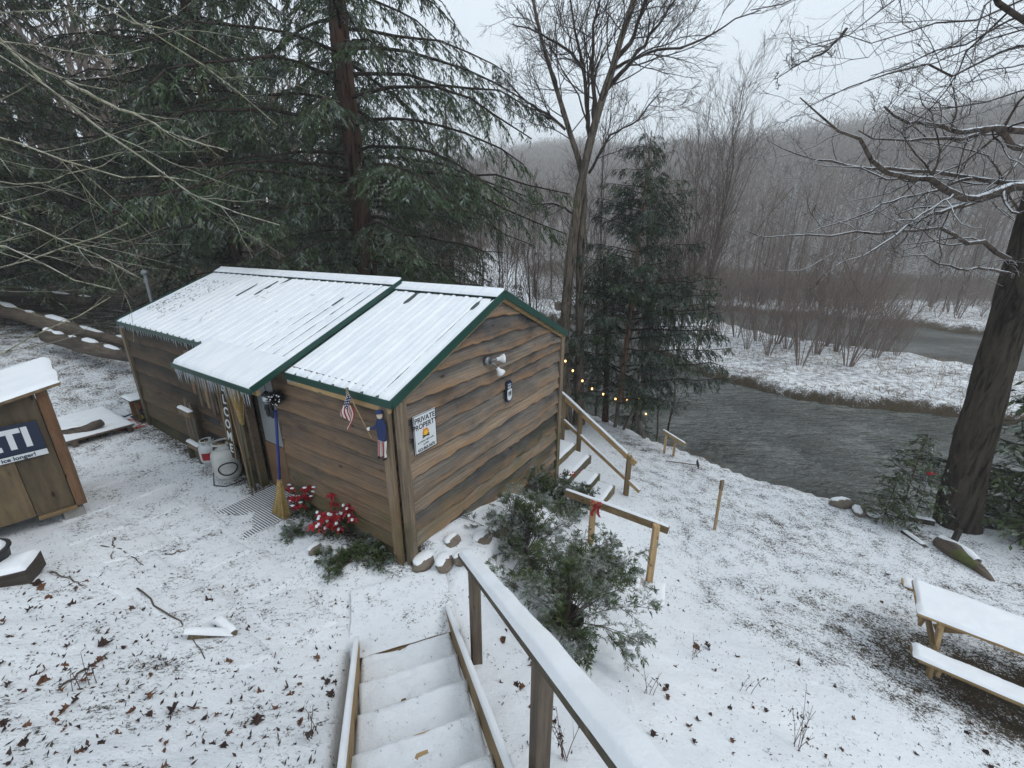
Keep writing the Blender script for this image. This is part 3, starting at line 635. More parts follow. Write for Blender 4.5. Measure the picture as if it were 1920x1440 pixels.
for a0, a1 in ((-.06, RIDGE), (CW+.08, RIDGE)):
    z0 = zB(a0) if a0 < RIDGE else HE+KS*(CW-a0+.07)+.06
    trim((a0, CL+.178, z0-.01), (a1, CL+.178, zB(RIDGE)-.01), .02, .09, rfB)
    z0 = zF(a0) if a0 < RIDGE else HE+KS*(CW-a0+.07)
    MB().beam((a0, -.07, z0-.075), (a1, -.07, zF(RIDGE)-.075), .03, .07).build('fascia_board', 'lumber_x', rfF)
MB().box(-.09, -.055, -.04, LF-.04, zF(-.1)-.14, zF(-.1)-.075).build('fascia_board', 'lumber_y', rfF)
# icicles along the eaves
icm = []
for k in range(4):
    m = MB(); L = (.05, .09, .14, .2)[k]; m.lathe([(.0006, -L), (.0035, -L*.7), (.006, -L*.35), (.009, 0)], n=6); icm.append(m)
icme = []
for m in icm:
    me = bpy.data.meshes.new('icicle'); me.from_pydata(m.v, [], m.f); me.materials.append(M['ice']); me.polygons.foreach_set('use_smooth', [True]*len(m.f)); icme.append(me)
y = py0+.1
while y < py1-.05:
    link('icicle', icme[rng.choice((1, 2, 3, 3))], porch, (pa0-.004, y, pz(pa0)-.055)); y += rng.uniform(.035, .09)
y = 4.12
while y < CL+.1:
    link('icicle', icme[rng.choice((0, 1, 1, 2))], rfB, (-.055, y, zB(-.05)-.058)); y += rng.uniform(.05, .13)
for k in range(5): link('icicle', icme[0], rfF, (-.104, rng.uniform(1.4, 1.8), zF(-.1)-.066))
# vent pipe with cap, rising through the far eave
vp = gp(285, 568, 2.35)-G0; vl = np.array([vp@CU, vp@CV, vp[2]]); vtop = vl+np.array([.02, .02, .62])
m = MB().tube([vl-np.array([0, 0, .5]), vtop], .038, 12); m.tube([vl+np.array([0, 0, .44]), vl+np.array([0, 0, .48])], .05, 12)
vpo = m.build('vent_pipe', 'grey_metal', CAB, smooth=False); MB().lathe([(.03, -.02), (.075, 0), (.075, .05), (.05, .09), (.01, .1)], vtop, 14).build('vent_cap', 'grey_metal', vpo, smooth=True)
# debris caught on the far end of the roof
m = MB()
for k in range(220):
    a = rng.uniform(.35, 1.5); b = CL-.15-rng.random()**1.5*1.1; L = rng.uniform(.015, .05); an = rng.uniform(0, 6.3); z = zB(a)+.045
    m.tube([(a, b, z), (a+L*math.cos(an), b+L*math.sin(an), z+KS*L*math.cos(an)+.004)], .0035, 3)
for k in range(14):
    a = rng.uniform(.3, 1.6); b = rng.uniform(2.4, 7); L = rng.uniform(.05, .16); an = rng.uniform(0, 6.3); z = zB(a)+.048
    m.tube([(a, b, z), (a+L*math.cos(an), b+L*math.sin(an), z+KS*L*math.cos(an)+.004)], .003, 3)
tag(m.build('roof_debris', 'litter', rfB), kind='stuff')

# ------------------------------------------------------------------ things fixed to the cabin
U3, V3 = CU, CV
def cthing(name, label, cat, a, b, z, group=None): return thing(name, label, cat, cab(a, b, z), YAW, group)
# floodlight
fl = cthing('floodlight', 'twin-headed outdoor floodlight with white lamp shades on the gable wall', 'floodlight', 1.62, -.075, 2.13)
MB().lathe([(.06, -.02), (.062, .012), (.05, .03)], ax=(0, -1, 0), n=14).build('mounting_plate', 'grey_metal', fl, smooth=True)
MB().tube([(0, -.03, 0), (.05, -.075, .02), (.09, -.10, .02)], .016, 8).build('arm', 'grey_metal', fl, smooth=True)
MB().tube([(.02, -.03, -.02), (.06, -.08, -.05), (.09, -.10, -.1)], .016, 8).build('arm', 'grey_metal', fl, smooth=True)
for c, axd in (((.10, -.10, .02), (.75, -.6, .05)), ((.10, -.10, -.11), (.45, -.3, -.75))):
    h = MB().lathe([(.018, -.02), (.026, .0), (.03, .03), (.056, .07), (.064, .10)], c, 18, axd).build('lamp_shade', 'white_plastic', fl, smooth=True)
    MB().lathe([(.057, .094), (.05, .103), (.01, .106)], c, 16, axd).build('lens', 'lens_glass', h, smooth=True)
# shield sign
sg = cthing('shield_sign', 'small navy shield-shaped plaque with a pale picture on the gable wall', 'sign', 2.14, -.075, 1.55)
pl = [(-.075, -.13), (-.05, -.16), (0, -.175), (.05, -.16), (.075, -.13), (.075, .13), (.04, .165), (-.04, .165), (-.075, .13)]
MB().prism([(x, -.0, z) for x, z in pl], (0, -1, 0), .03).build('plaque', 'navy', sg, bevel=.004)
pw = [(-.06, -.10), (-.035, -.135), (0, -.145), (.035, -.135), (.06, -.10), (.06, .03), (-.06, .03)]
MB().prism([(x, -.031, z) for x, z in pw], (0, -1, 0), .003).build('picture', 'sign_white', sg)
for dx in (-.022, .024):
    MB().prism([(dx+x, -.035, z) for x, z in ((-.014, .0), (-.018, -.03), (-.008, -.075), (.008, -.07), (.017, -.03), (.012, .005))], (0, -1, 0), .002).build('figure', 'ink', sg)
for k, (w, z) in enumerate(((.09, .11), (.1, .075), (.07, .05))):
    for q in range(5): MB().box(-w/2+q*w/5, -w/2+q*w/5+w/8, -.033, -.031, z-.01, z+.006+.004*(q % 2)).build('squiggle', 'sign_white', sg)
# private property sign
ps = cthing('private_property_sign', 'white metal private property sign with a campfire picture on the cabin corner', 'sign', .36, -.083, 1.59)
MB().box(-.178, .178, -.012, 0, -.235, .235).build('panel', 'sign_white', ps, bevel=.003)
for s0, s1 in (((-.178, -.235), (.178, -.235)), ((.178, -.235), (.178, .235)), ((.178, .235), (-.178, .235)), ((-.178, .235), (-.178, -.235))):
    MB().beam((s0[0]*.975, -.0135, s0[1]*.98), (s1[0]*.975, -.0135, s1[1]*.98), .006, .004).build('border', 'ink', ps)
for body, sz, z, sx in (('PRIVATE', .088, .165, 1.), ('PROPERTY', .088, .085, .95), ('412-865-5675', .052, -.2, .95)):
    lettering(body, sz, 'ink', ps, (0, -.0135, z), (1, 0, 0), (0, 0, 1), sx=sx, bold=.0012, ext=.001)
for w_, z_, n_ in ((.26, -.11, 11), (.09, -.15, 5)):      # two faded lines, no longer legible
    for q in range(n_): MB().box(-w_/2+q*w_/n_, -w_/2+(q+.62)*w_/n_, -.0142, -.0122, z_-.007+.004*(q % 3), z_+.009+.003*((q*5) % 4)).build('faded_stroke', 'grey_metal' if q % 2 else 'ink', ps)
MB().prism([(x, -.0125, z) for x, z in ((-.045, -.045), (.045, -.045), (.05, .0), (.03, .035), (.01, .045), (-.01, .03), (-.03, .05), (-.048, .0))], (0, -1, 0), .002).build('campfire_flame', 'flame_orange', ps)
MB().prism([(x, -.0148, z) for x, z in ((-.03, -.045), (.03, -.045), (.032, -.01), (.01, .02), (-.01, .01), (-.03, -.005))], (0, -1, 0), .002).build('campfire_flame', 'flame_yellow', ps)
for an in (.25, -.25): MB().beam((-.055, -.016, -.05-an*.05), (.055, -.016, -.05+an*.05), .012, .004, (0, 1, 0)).build('campfire_log', 'ink', ps)
# carved figure and its flag
fg = cthing('wooden_figure', 'carved wooden folk figure in blue coat and striped trousers on the corner post', 'figure', -.10, .05, 1.42)
MB().prism([(-.02, -.05, .22), (-.02, .05, .22), (-.02, .06, .42), (-.02, .03, .47), (-.02, -.04, .46), (-.02, -.06, .4)], (-1, 0, 0), .04).build('coat', 'blue_cloth', fg, bevel=.008)
MB().ell((-.04, .005, .51), (.03, .034, .045), 10, 6).build('head', 'skin_paint', fg, smooth=True)
h = MB().lathe([(.03, .0), (.042, .0), (.042, .006), (.034, .012), (.026, .03), (.01, .036)], (-.04, .005, .535), 12).build('cap', 'blue_cloth', fg, smooth=True)
for s_ in (-1, 1):
    lg = MB().prism([(-.025, .008*s_, .22), (-.025, .052*s_, .22), (-.025, .035+.045*s_, .02), (-.025, .005+.03*s_, .02)], (-1, 0, 0), .03).build('trouser_leg', 'white_cloth', fg)
    for k in range(2):
        f_ = .3+.4*k; MB().beam((-.057, .008*s_+(.044*s_)*f_, .218), (-.057, .005+.03*s_+(.03+.015*s_)*f_, .022), .009, .003, (1, 0, 0)).build('stripe', 'red_cloth', lg)
    MB().ell((-.05, .02+.04*s_, .01), (.035, .018, .016), 8, 5).build('shoe', 'ink', fg, smooth=True)
MB().tube([(-.05, .04, .40), (-.08, .07, .36), (-.10, .11, .35)], [.018, .016, .012], 7).build('arm', 'blue_cloth', fg, smooth=True); MB().ell((-.105, .12, .35), .02, 8, 5).build('hand', 'white_cloth', fg, smooth=True)
fa = cthing('flag', 'small stars and stripes flag on a wooden stick below the eave', 'flag', -.20, .17, 1.72)
p0, p1 = np.array([0, -.02, -.05]), np.array([-.02, .28, .46]); MB().tube([p0, p1], .006, 6).build('flagpole', 'lumber', fa)
dn = np.array([0, 0, -1.]); al = unit(p1-p0)
def flag_pt(u, v):     # u along pole from the top, v hanging
    p = p1-al*(.02+u*.20); w = .30*v
    return p+np.array([-.015+.03*math.sin(v*5+u*6), .10*v+.02*math.sin(u*9), 0])+dn*w
for k in range(13):
    m = MB(); u0, u1 = k/13, (k+1)/13; V = []
    for q in range(13):
        V += [flag_pt(u0, q/12), flag_pt(u1, q/12)]
    m.add(V, [(2*q, 2*q+1, 2*q+3, 2*q+2) for q in range(12)]); o = m.build('stripe', 'red_cloth' if k % 2 == 0 else 'white_cloth', fa, smooth=True)
m = MB(); V = []
for i_ in range(8):
    for q in range(7): V.append(flag_pt(i_/7*.54, q/6*.42)+np.array([-.004, -.002, .0]))
m.add(V, [(i_*7+q, i_*7+q+1, (i_+1)*7+q+1, (i_+1)*7+q) for i_ in range(7) for q in range(6)]); cn = m.build('canton', 'blue_cloth', fa, smooth=True)
m = MB()
for i_ in range(5):
    for q in range(4): m.ell(flag_pt(.06+i_*.1, .06+q*.095)+np.array([-.006, -.002, 0]), (.003, .007, .007), 5, 4)
m.build('stars', 'white_cloth', cn)
# lantern and wreath by the door
la = cthing('lantern', 'round grey metal lantern hanging beside the door under the porch roof', 'lantern', -.14, 2.27, 1.60)
MB().lathe([(.03, 0), (.062, .005), (.066, .02), (.055, .03)], n=14).build('base', 'grey_metal', la, smooth=True)
MB().lathe([(.052, .03), (.06, .07), (.052, .115)], n=14).build('globe', 'lens_glass', la, smooth=True)
MB().lathe([(.055, .115), (.066, .122), (.045, .15), (.012, .175)], n=14).build('cap', 'dark_iron', la, smooth=True)
MB().tube([(.0, 0, .17), (0, .0, .3)], .004, 5).build('hook', 'dark_iron', la)
wr = cthing('bottle_brush_ball', 'dark bristly ball speckled with snow beside the lantern', 'ornament', -.13, 2.06, 1.72)
rg = np.random.RandomState(3); d = rg.normal(size=(700, 3)); d /= np.linalg.norm(d, axis=1, keepdims=True)
V, F = leaves(d*.03, d, rg.normal(size=(700, 3)), rg.uniform(.07, .11, 700), np.full(700, .008)); link('bristles', np_mesh('bristles', V, F, ['dark_iron']), wr)
m = MB()
for k in range(26):
    v = d[k]; v[0] = -abs(v[0]); m.ell(v*.1, rng.uniform(.005, .012), 6, 4)
tag(m.build('snow_flecks', 'snow', wr), kind='stuff')
# brooms
def broom(name, label, a, b, z, tip, flip, hm, blen):
    o = cthing(name, label, 'broom', a, b, z); tip = np.asarray(tip, float); d = unit(tip)
    L = np.linalg.norm(tip); e = tip; 
    MB().tube([d*blen*.8, e], .019, 8).build('handle', hm, o, smooth=True)
    rg = np.random.RandomState(int(a*100) & 255); n = 420; q = rg.uniform(-1, 1, n); w = rg.uniform(-1, 1, n)*.35
    sx = unit(np.cross(d, (1, 0, 0))); sy = unit(np.cross(d, sx))
    top = d*blen*.98+np.outer(q, sx)*.028+np.outer(w, sy)*.035; bot = np.outer(q, sx)*.15+np.outer(w, sy)*.16+d*rg.uniform(-.02, .06, n)[:, None]
    P = np.stack([top, top*.45+bot*.55-np.outer(q, sx)*.02, bot], 1); V, F = tubes(P, np.full((n, 3), .0034), 3); link('bristles', np_mesh('bristles', V, F, ['straw']), o)
    for k in (.62, .7, .78):
        c = d*blen*k; r = .062-.03*(k-.55)/.4
        pts = [c+sx*r*math.cos(t_)+sy*r*.5*math.sin(t_) for t_ in np.linspace(0, 6.283, 17)]; MB().tube(pts, .003, 4).build('binding', 'red_cloth' if k > .75 else 'white_cloth', o)
    return o
broom('broom', 'straw corn broom with blue handle leaning beside the door', -.32, 2.12, .0, (.2, .03, 1.52), False, 'blue_plastic', .56)
broom('upturned_broom', 'old straw broom standing bristles-up against the porch post', -.2, 2.97, 1.75, (.0, .05, -1.72), True, 'post_wood', .62)
MB().tube([cab(-.25, 3.02, .02), cab(-.2, 3.10, 1.78)], .011, 7)
po = cthing('wooden_pole', 'thin pale wooden pole leaning by the porch post', 'pole', -.28, 2.95, .0); MB().tube([(0, 0, 0), (.04, .2, 1.8)], .012, 7).build('shaft', 'post_wood', po); MB().tube([(.0395, .1975, 1.76), (.0405, .2025, 1.82)], .017, 7).build('tip', 'dark_iron', po)
gl = cthing('black_gloves', 'pair of black work gloves hanging on the door', 'gloves', .04, 2.62, 1.42)
for s_ in (-1, 1):
    m = MB().ell((-.01, .05*s_, .0), (.02, .045, .09), 8, 6)
    for q in range(4): m.tube([(-.01, .05*s_-.03+q*.02, -.06), (-.012, .05*s_-.034+q*.023, -.15-.015*(q in (1, 2)))], [.011, .008], 6)
    m.tube([(-.01, .05*s_+.04*s_, -.01), (-.012, .05*s_+.062*s_, -.07)], [.012, .009], 6); m.tube([(-.01, .05*s_, .08), (-.01, .05*s_, .19)], [.035, .03], 8); m.build('glove', 'black_rubber', gl, smooth=True)
# welcome leaner
wl = cthing('welcome_sign', 'tall narrow dark wood sign with stacked white letters reading WELCOME', 'sign', -.17, 3.58, .42)
tilt = unit((.09, .0, 1.45)); MB().beam((0, 0, 0), (.09, 0, 1.45), .21, .02, (-1, 0, .06)).build('board', 'board_old', wl)
for s_ in (-.1, .1): MB().beam((-.013, s_, .0), (.077, s_, 1.45), .012, .008, (-1, 0, .06)).build('border', 'lumber', wl)
for k, ch in enumerate('WELCOME'):
    q = 1.36-k*.2; lettering(ch, .2, 'sign_white', wl, (.09*q/1.45-.0115, 0, q), (0, -1, 0), tilt, name='letter', bold=.004)
# propane tanks
def tank(name, label, p, mat, rz=0, hose=False):
    o = thing(name, label, 'gas tank', p, rz)
    MB().lathe([(.10, .0), (.105, .0), (.105, .035), (.10, .04)], n=20).build('foot_ring', mat, o, smooth=True)
    MB().lathe([(.05, .02), (.12, .045), (.15, .09), (.155, .14), (.155, .31), (.15, .35), (.12, .40), (.06, .425), (.02, .43)], n=24).build('body', mat, o, smooth=True)
    for k in range(3):
        a0 = k*2.09; m = MB(); V = []
        for q in range(9):
            an = a0+q/8*1.5; 
            for r, z in ((.105, .39), (.112, .47 if 1 < q < 7 else .44), (.104, .47 if 1 < q < 7 else .44), (.098, .39)): V.append((r*math.cos(an), r*math.sin(an), z))
        m.add(V, [(q*4+k2, (q+1)*4+k2, (q+1)*4+(k2+1) % 4, q*4+(k2+1) % 4) for q in range(8) for k2 in range(4)]); m.build('collar', mat, o)
    pts = [(.108*math.cos(t_), .108*math.sin(t_), .48) for t_ in np.linspace(0, 6.283, 21)]; MB().tube(pts, .011, 6).build('handle_ring', mat, o, smooth=True)
    m = MB().tube([(0, 0, .42), (0, 0, .475)], .017, 8); m.tube([(0, 0, .455), (-.06, .0, .455)], .013, 8); m.build('valve', 'brass', o, smooth=True); MB().lathe([(.02, .475), (.026, .48), (.026, .495), (.015, .5)], n=10).build('valve_knob', 'dark_iron', o, smooth=True)
    return o
tk = hit(432, 897); t1 = tank('propane_tank', 'weathered grey propane tank with a looped black hose against the cabin wall', (tk[0], tk[1], tk[2]-.01), 'tank_paint', .4); t1.scale = (1.25, 1.25, 1.38)
d = unit(np.array([-tk[0], -tk[1], 0])); r_ = np.array([-d[1], d[0], 0]); c0, s0 = math.cos(-.4), math.sin(-.4)
def tl(v): return np.array([v[0]*c0-v[1]*s0, v[0]*s0+v[1]*c0, v[2]])
pts = [tl(d*math.sqrt(max(0, .167**2-(.10*math.cos(t_))**2))+r_*.10*math.cos(t_)+np.array([0, 0, .2+.075*math.sin(t_)])) for t_ in np.linspace(.3, 6.6, 24)]
MB().tube(pts, .0075, 6).build('hose', 'black_rubber', t1, smooth=True)
tk2 = hit(398, 868); t2 = tank('small_propane_tank', 'small white gas cylinder with red label standing behind the grey propane tank', (tk2[0], tk2[1], tk2[2]-.01), 'tank_white', 1.1); t2.scale = (.95, .95, .95)
m = MB(); V = []
for q in range(7):
    an = -2.9+q/6*1.3; V += [(.157*math.cos(an), .157*math.sin(an), .14), (.157*math.cos(an), .157*math.sin(an), .28)]
m.add(V, [(2*q, 2*q+2, 2*q+3, 2*q+1) for q in range(6)]); m.build('label_band', 'red_cloth', t2)
m = MB(); V = [tk+np.array([-.05, -.1, .42]), tk+np.array([-.17, -.05, .3]), tk+np.array([-.19, -.1, .06]), tk+np.array([-.1, -.24, .015]), tk+np.array([.1, -.26, .015]), tk+np.array([.25, -.1, .015]), tk+np.array([.3, .1, .03])]
tag(m.tube(resample(V, 30), .008, 6).build('gas_hose', 'black_rubber', smooth=True), 'black rubber gas hose trailing round the foot of the grey propane tank', 'hose')
# weathered slatted chair-back stand beside the tanks
cb = hit(372, 862); ch = thing('wooden_stand', 'weathered mossy wooden stand with two snowy cross boards beside the gas tanks', 'stand', cb, YAW)
for k, (b, h_) in enumerate(((-.14, 1.1), (.0, 1.14), (.13, .98))): MB().box(.02, .05, b-.055, b+.055, .0, h_).build('upright', 'post_wood', ch, bevel=.004)
for z in (.86, .22):
    o = MB().box(-.04, .015, -.22, .2, z, z+.11).build('cross_board', 'post_wood', ch, bevel=.004); snow_patch('snow_cap', (-.05, -.225, z+.11), (.085, 0, 0), (0, .43, 0), .03, ch, 6, 20, .3, 5, .03)
for b in (-.2, .18): MB().box(-.05, .02, b-.03, b+.03, 0, .22).build('foot', 'post_wood', ch)
# outlet box
bx = hit(276, 785); ob = thing('power_box', 'small open wooden box with snowy lid sheltering electric cords', 'power box', bx+np.array([0, 0, 0]), YAW)
MB().box(-.17, -.13, -.2, -.16, .076, .5).build('corner_post', 'plywood', ob); MB().box(-.17, .17, .175, .2, .05, .5).build('side_panel', 'cedar', ob); MB().box(.145, .17, -.174, .174, .05, .48).build('back_panel', 'board_old', ob)
MB().box(-.2, .2, -.23, .23, .05, .075).build('bottom_panel', 'board_old', ob); MB().box(-.25, .2, -.25, .25, .5, .525).build('lid', 'plywood', ob); snow_patch('snow_cap', (-.25, -.25, .525), (.44, 0, 0), (0, .5, 0), .035, ob, 12, 14, .3, 9, .04)
for x, y, z, r, mm in ((-.05, .03, .30, .06, 'orange_cord'), (-.08, -.06, .2, .05, 'blue_hose'), (-.1, -.09, .15, .035, 'white_plastic'), (-.12, -.02, .12, .04, 'black_rubber')):
    MB().tube([(x+r*math.cos(t_)*.5, y+r*math.cos(t_), z+r*math.sin(t_)) for t_ in np.linspace(0, 12, 26)], .012, 5).build('plug_coil', mm, ob, smooth=True)
MB().box(-.15, -.09, -.15, -.1, .076, .14).build('plug', 'yellow_plastic', ob, bevel=.006); MB().box(-.1, .12, -.1, .15, 0, .049).build('foot_block', 'log_wood', ob)
def cord(name, label, pts, r, mat, cat='cord'):
    P = np.array([[p[0], p[1], surf(p[0], p[1])+r*.8+(p[2] if len(p) > 2 else 0)] for p in pts]); P = resample(P, 60)
    P[:, 2] = [max(p[2], surf(p[0], p[1])+r*.7) for p in P]; return tag(MB().tube(P, r, 6).build(name, mat, smooth=True), label, cat)
q = [hit(*p) for p in ((135, 782), (160, 776), (200, 785), (235, 782), (258, 772))]
cord('water_hose', 'dark blue hose running from the shed to the power box', [(p[0], p[1]) for p in q]+[(bx[0]-.02, bx[1]-.05, .2)], .014, 'blue_hose', 'hose')
q = []
for k in range(46):
    t_ = k*.42; c = hit(232+6*math.sin(k*.7), 797); q.append((c[0]+.34*math.cos(t_)+.1*math.sin(k), c[1]+.24*math.sin(t_)))
cord('extension_cord', 'tangled red extension cord on the snow beside the power box', q, .008, 'orange_cord')

# ================================================================== YARD
# ---- near stairs
SD = unit((-.328, .945, 0)); SR = np.array([SD[1], -SD[0], 0]); ST0 = np.array([-.98, 2.94, 0]); RUN, RISE, SWID = .37, .165, .87
def stp(k, side, z=0, off=0): return ST0-SD*(RUN*k+off)+SR*side+np.array([0, 0, RISE*k+z])
st = thing('garden_stairs', 'snow-covered wooden stairs with low side boards leading down to the cabin', 'stairs', (0, 0, 0))
for k in range(8):
    o = stp(k, -SWID/2+.03, -.05)
    MB().beam(stp(k, -SWID/2+.03, -.02)-SD*(RUN/2-.01), stp(k, SWID/2-.03, -.02)-SD*(RUN/2-.01), RUN+.02, .04).build('tread', 'lumber_x', st)
    MB().beam(stp(k, -SWID/2+.03, -.105), stp(k, SWID/2-.03, -.105), .03, .13).build('riser', 'lumber_x', st)
    snow_patch('tread_snow', stp(k, -SWID/2+.02, .001)+SD*.025, SR*(SWID-.04), -SD*(RUN+.03), .03, st, 44, 20, .5, 50+k, .03, 'ground_snow', bare=.12,
               fn=lambda s, t, h, k=k: h-.020*sstep(.25, .5, fbm(s*5+k, t*3+k, 3, 70+k)+.35*np.exp(-((s-.4)/.22)**2))*np.exp(-((s-.45)/.3)**2))
for sd in (-1, 1):
    x = sd*(SWID/2+.005); p, q = stp(-.35 if sd < 0 else -.7, x, .06), stp(8.2, x, .06)
    o = MB().beam(p, q, .04, .24).build('stringer', 'lumber_y', st, bevel=.004)
    up = unit(np.cross(SR, unit(q-p))); up = -up if up[2] < 0 else up; snow_strip('stringer_snow', p+up*.118, q+up*.118, .05, .028, st, 60+sd, up)
# ---- big handrail
hr = thing('stair_handrail', 'long weathered wooden handrail topped with a thick ridge of snow', 'handrail', (0, 0, 0))
RS = .50; P1 = np.array([-.31, 2.81, 0]); rb = lambda d, z: np.array([P1[0], P1[1], 0])-SD*d+np.array([0, 0, 1.07+RS*d+z])
pa, pb = rb(-.34, .02), rb(3.3, .02)
MB().beam(pa, pb, .14, .042).build('top_rail', 'rail_wood', hr, bevel=.004); rup = unit(np.cross(SR, unit(pb-pa))); rup = -rup if rup[2] < 0 else rup; snow_strip('rail_snow', pa+rup*.02, pb+rup*.02, .135, .038, hr, 71, rup)
for d in (0, 1.42, 2.9):
    b = rb(d, 0); zb = gz(b[0], b[1]) if d else -.1
    MB().beam((b[0], b[1], min(zb, 0)-.25 if d == 0 else zb-.3), (b[0], b[1], b[2]-.005), .088, .088, SD).build('post', 'rail_post', hr, bevel=.004)
# ---- landing slabs and path
def slab(name, p, rz, w, l, th=.05, mat='concrete', parent=None, sink=.02, seed=0):
    c = np.array([p[0], p[1], surf(p[0], p[1])-sink]); o = MB().box(-w/2, w/2, -l/2, l/2, 0, th).build(name, mat, parent, c, rz, bevel=.006)
    s = snow_patch('slab_snow', (-w/2-.01, -l/2-.01, th+.001), (w+.02, 0, 0), (0, l+.02, 0), .016, o, 30, 30, .8, seed, .02, 'ground_snow', bare=.2); return tag(o, kind='structure')
landing = slab('landing', ST0+SD*.47, math.atan2(SR[1], SR[0]), 1.0, .86, .05, 'lumber_x', seed=3)
def flat_slab(c, rz, w, l, seed, h=.011):
    s_, t_ = np.meshgrid(np.linspace(-.5, .5, 17), np.linspace(-.5, .5, 21), indexing='ij'); ca, sa = math.cos(rz), math.sin(rz)
    xx = c[0]+s_*w*ca-t_*l*sa; yy = c[1]+s_*w*sa+t_*l*ca; e = np.minimum((.5-np.abs(s_))*w, (.5-np.abs(t_))*l)
    zc = np.array([[surf(c[0]+a*w*.8*ca-b*l*.8*sa, c[1]+a*w*.8*sa+b*l*.8*ca) for b in (-.5, 0, .5)] for a in (-.5, 0, .5)])
    A_ = np.array([[1, a, b] for a in (-.5, 0, .5) for b in (-.5, 0, .5)]); co = np.linalg.lstsq(A_, zc.ravel(), rcond=None)[0]
    zz = co[0]+co[1]*s_/.8+co[2]*t_/.8+h*np.clip(e/.02, 0, 1)**.5-.02*(e < 1e-6)+fbm(xx*6, yy*6, 3, seed)*.009
    I = np.arange(17*21).reshape(17, 21); F = np.stack([I[:-1, :-1], I[1:, :-1], I[1:, 1:], I[:-1, 1:]], -1).reshape(-1, 4)
    return tag(link('paving_slab', np_mesh('paving_slab', np.stack([xx, yy, zz], -1).reshape(-1, 3), F, ['ground_snow'], attr={'bare': np.full(17*21, .26)})), kind='structure')
for k in range(8):
    for j in range(2):
        c = cab(-1.2-.66*j+.12*(k % 2), .35+.88*k, 0); flat_slab(c, YAW+.05*((k*7+j*3) % 3-1), .60, .80, 10+k*2+j)
# timber edging of the bank
ed = thing('bank_edging', 'snowy timber edging board holding the leafy bank beside the path', 'edging')
c0, c1 = hit(438, 1192)-[0, 0, .07], hit(408, 1168)-[0, 0, .09]
MB().beam(c0+[0, 0, .02], c1+[0, 0, .06], .05, .2).build('board', 'post_wood', ed, bevel=.005); c2 = hit(352, 1200)
MB().beam(c0+[0, 0, .02], c2+[0, 0, .02], .045, .17).build('end_board', 'post_wood', ed, bevel=.005)
snow_strip('snow_cap', c0+[0, 0, .12], c1+[0, 0, .16], .09, .035, ed, 81); snow_strip('snow_cap', c0+[0, 0, .105], c2+[0, 0, .105], .08, .035, ed, 82)
# rubber grid doormat
mt = hit(495, 955); dm = thing('doormat', 'dark open-grid rubber doormat dusted with snow by the cabin door', 'doormat', mt+[0, 0, -.002], YAW)
MB().box(-.5, .5, -.45, .5, -.02, .002).build('base_sheet', 'black_rubber', dm)
for k in range(30): MB().box(-.5, .5, -.45+k*.032, -.45+k*.032+.019, .003, .012).build('bar', 'snow', dm)
for k in range(31): MB().box(-.5+k*.033, -.5+k*.033+.012, -.45, .49, .0125, .0135).build('cross_bar', 'black_rubber', dm)
# ---- shed with sign
b0 = np.array([-5.91, 4.97, .22]); fd = unit(np.array([-6.42+5.91, 4.37-4.97, 0])); sn = np.array([-fd[1], fd[0], 0]); sn = sn if sn@np.array([1, -.2, 0]) > 0 else -sn
SH = thing('storage_shed', 'small plywood storage shed on concrete blocks with snow-covered sloping roof', 'shed', b0, math.atan2(fd[1], fd[0]))
# local x along the front (to the left), local -y/+y : outward
yo = 1 if np.cross(np.r_[fd[:2], 0], sn)[2] > 0 else -1; HT, SL, DP, SX = 1.66, 1.9, 1.35, .24
MB().box(.1, 1.88, -yo*.05 if yo > 0 else .032, -yo*.032 if yo > 0 else .05, .02, HT-.5).build('inner_lining', 'board_old', SH)
for k in range(5):
    x0 = .11+k*.36; MB().prism([(x0, 0, 0), (x0+.354, 0, 0), (x0+.354, 0, HT-.02-SX*(x0+.354)), (x0, 0, HT-.02-SX*x0)], (0, -yo, 0), .03).build('siding_panel', 'plywood', SH, bevel=.004)
MB().box(-.0, .104, -.035, .02*yo+.012, -.02, HT-.02).build('corner_board', 'cedar', SH, bevel=.004)
MB().box(-.0, SL, min(-yo*DP, -yo*(DP-.03)), max(-yo*DP, -yo*(DP-.03)), .0, HT-.45).build('back_wall', 'plywood', SH)
for x in (.0, SL-.02): MB().prism([(x, -yo*.04, 0), (x, -yo*(DP-.04), 0), (x, -yo*(DP-.04), HT+.02-SX*x), (x, -yo*.04, HT-.03-SX*x)], (1, 0, 0), .02).build('end_wall', 'plywood', SH)
MB().box(.1, .46, .0, .03*yo if yo > 0 else .0, -.06, -.005).build('ledge', 'lumber_x', SH) if yo > 0 else MB().box(.1, .46, -.03, 0., -.06, -.005).build('ledge', 'lumber_x', SH)
fr = lambda yy, x=-.14: HT+.0+(-yo*yy+.12)*.04-SX*x
MB().prism([(-.14, .13*yo, fr(.13*yo)-.0), (SL+.1, .13*yo, fr(.13*yo, SL+.1)), (SL+.1, -yo*(DP+.08), fr(-yo*(DP+.08), SL+.1)), (-.14, -yo*(DP+.08), fr(-yo*(DP+.08)))], (0, 0, 1), .035).build('roof', 'plywood', SH)
snow_patch('roof_snow', (-.14, .13*yo, fr(.13*yo)+.036), (SL+.24, 0, -SX*(SL+.24)), (0, -yo*(DP+.21), .04*(DP+.21)), .034, SH, 40, 30, .12, 91, .06)
for x in (.05, 1.5):
    for y_ in (-.12, -DP+.1):
        yy = -y_*-yo; MB().box(x, x+.2, min(yy*1, yy-.0)-.1, yy+.1, -.30, -.062).build('concrete_block', 'concrete', SH, bevel=.006)
sgn = thing('yeti_sign', 'dark blue sign with bold white letters and a white strip on the shed front', 'sign', b0+fd*.53+sn*.03+np.array([0, 0, 1.05]), 0)
XL = -fd; ZL = np.array([0, 0, 1.]); 
def sp(x, z, o=0): return XL*x+ZL*z+sn*o
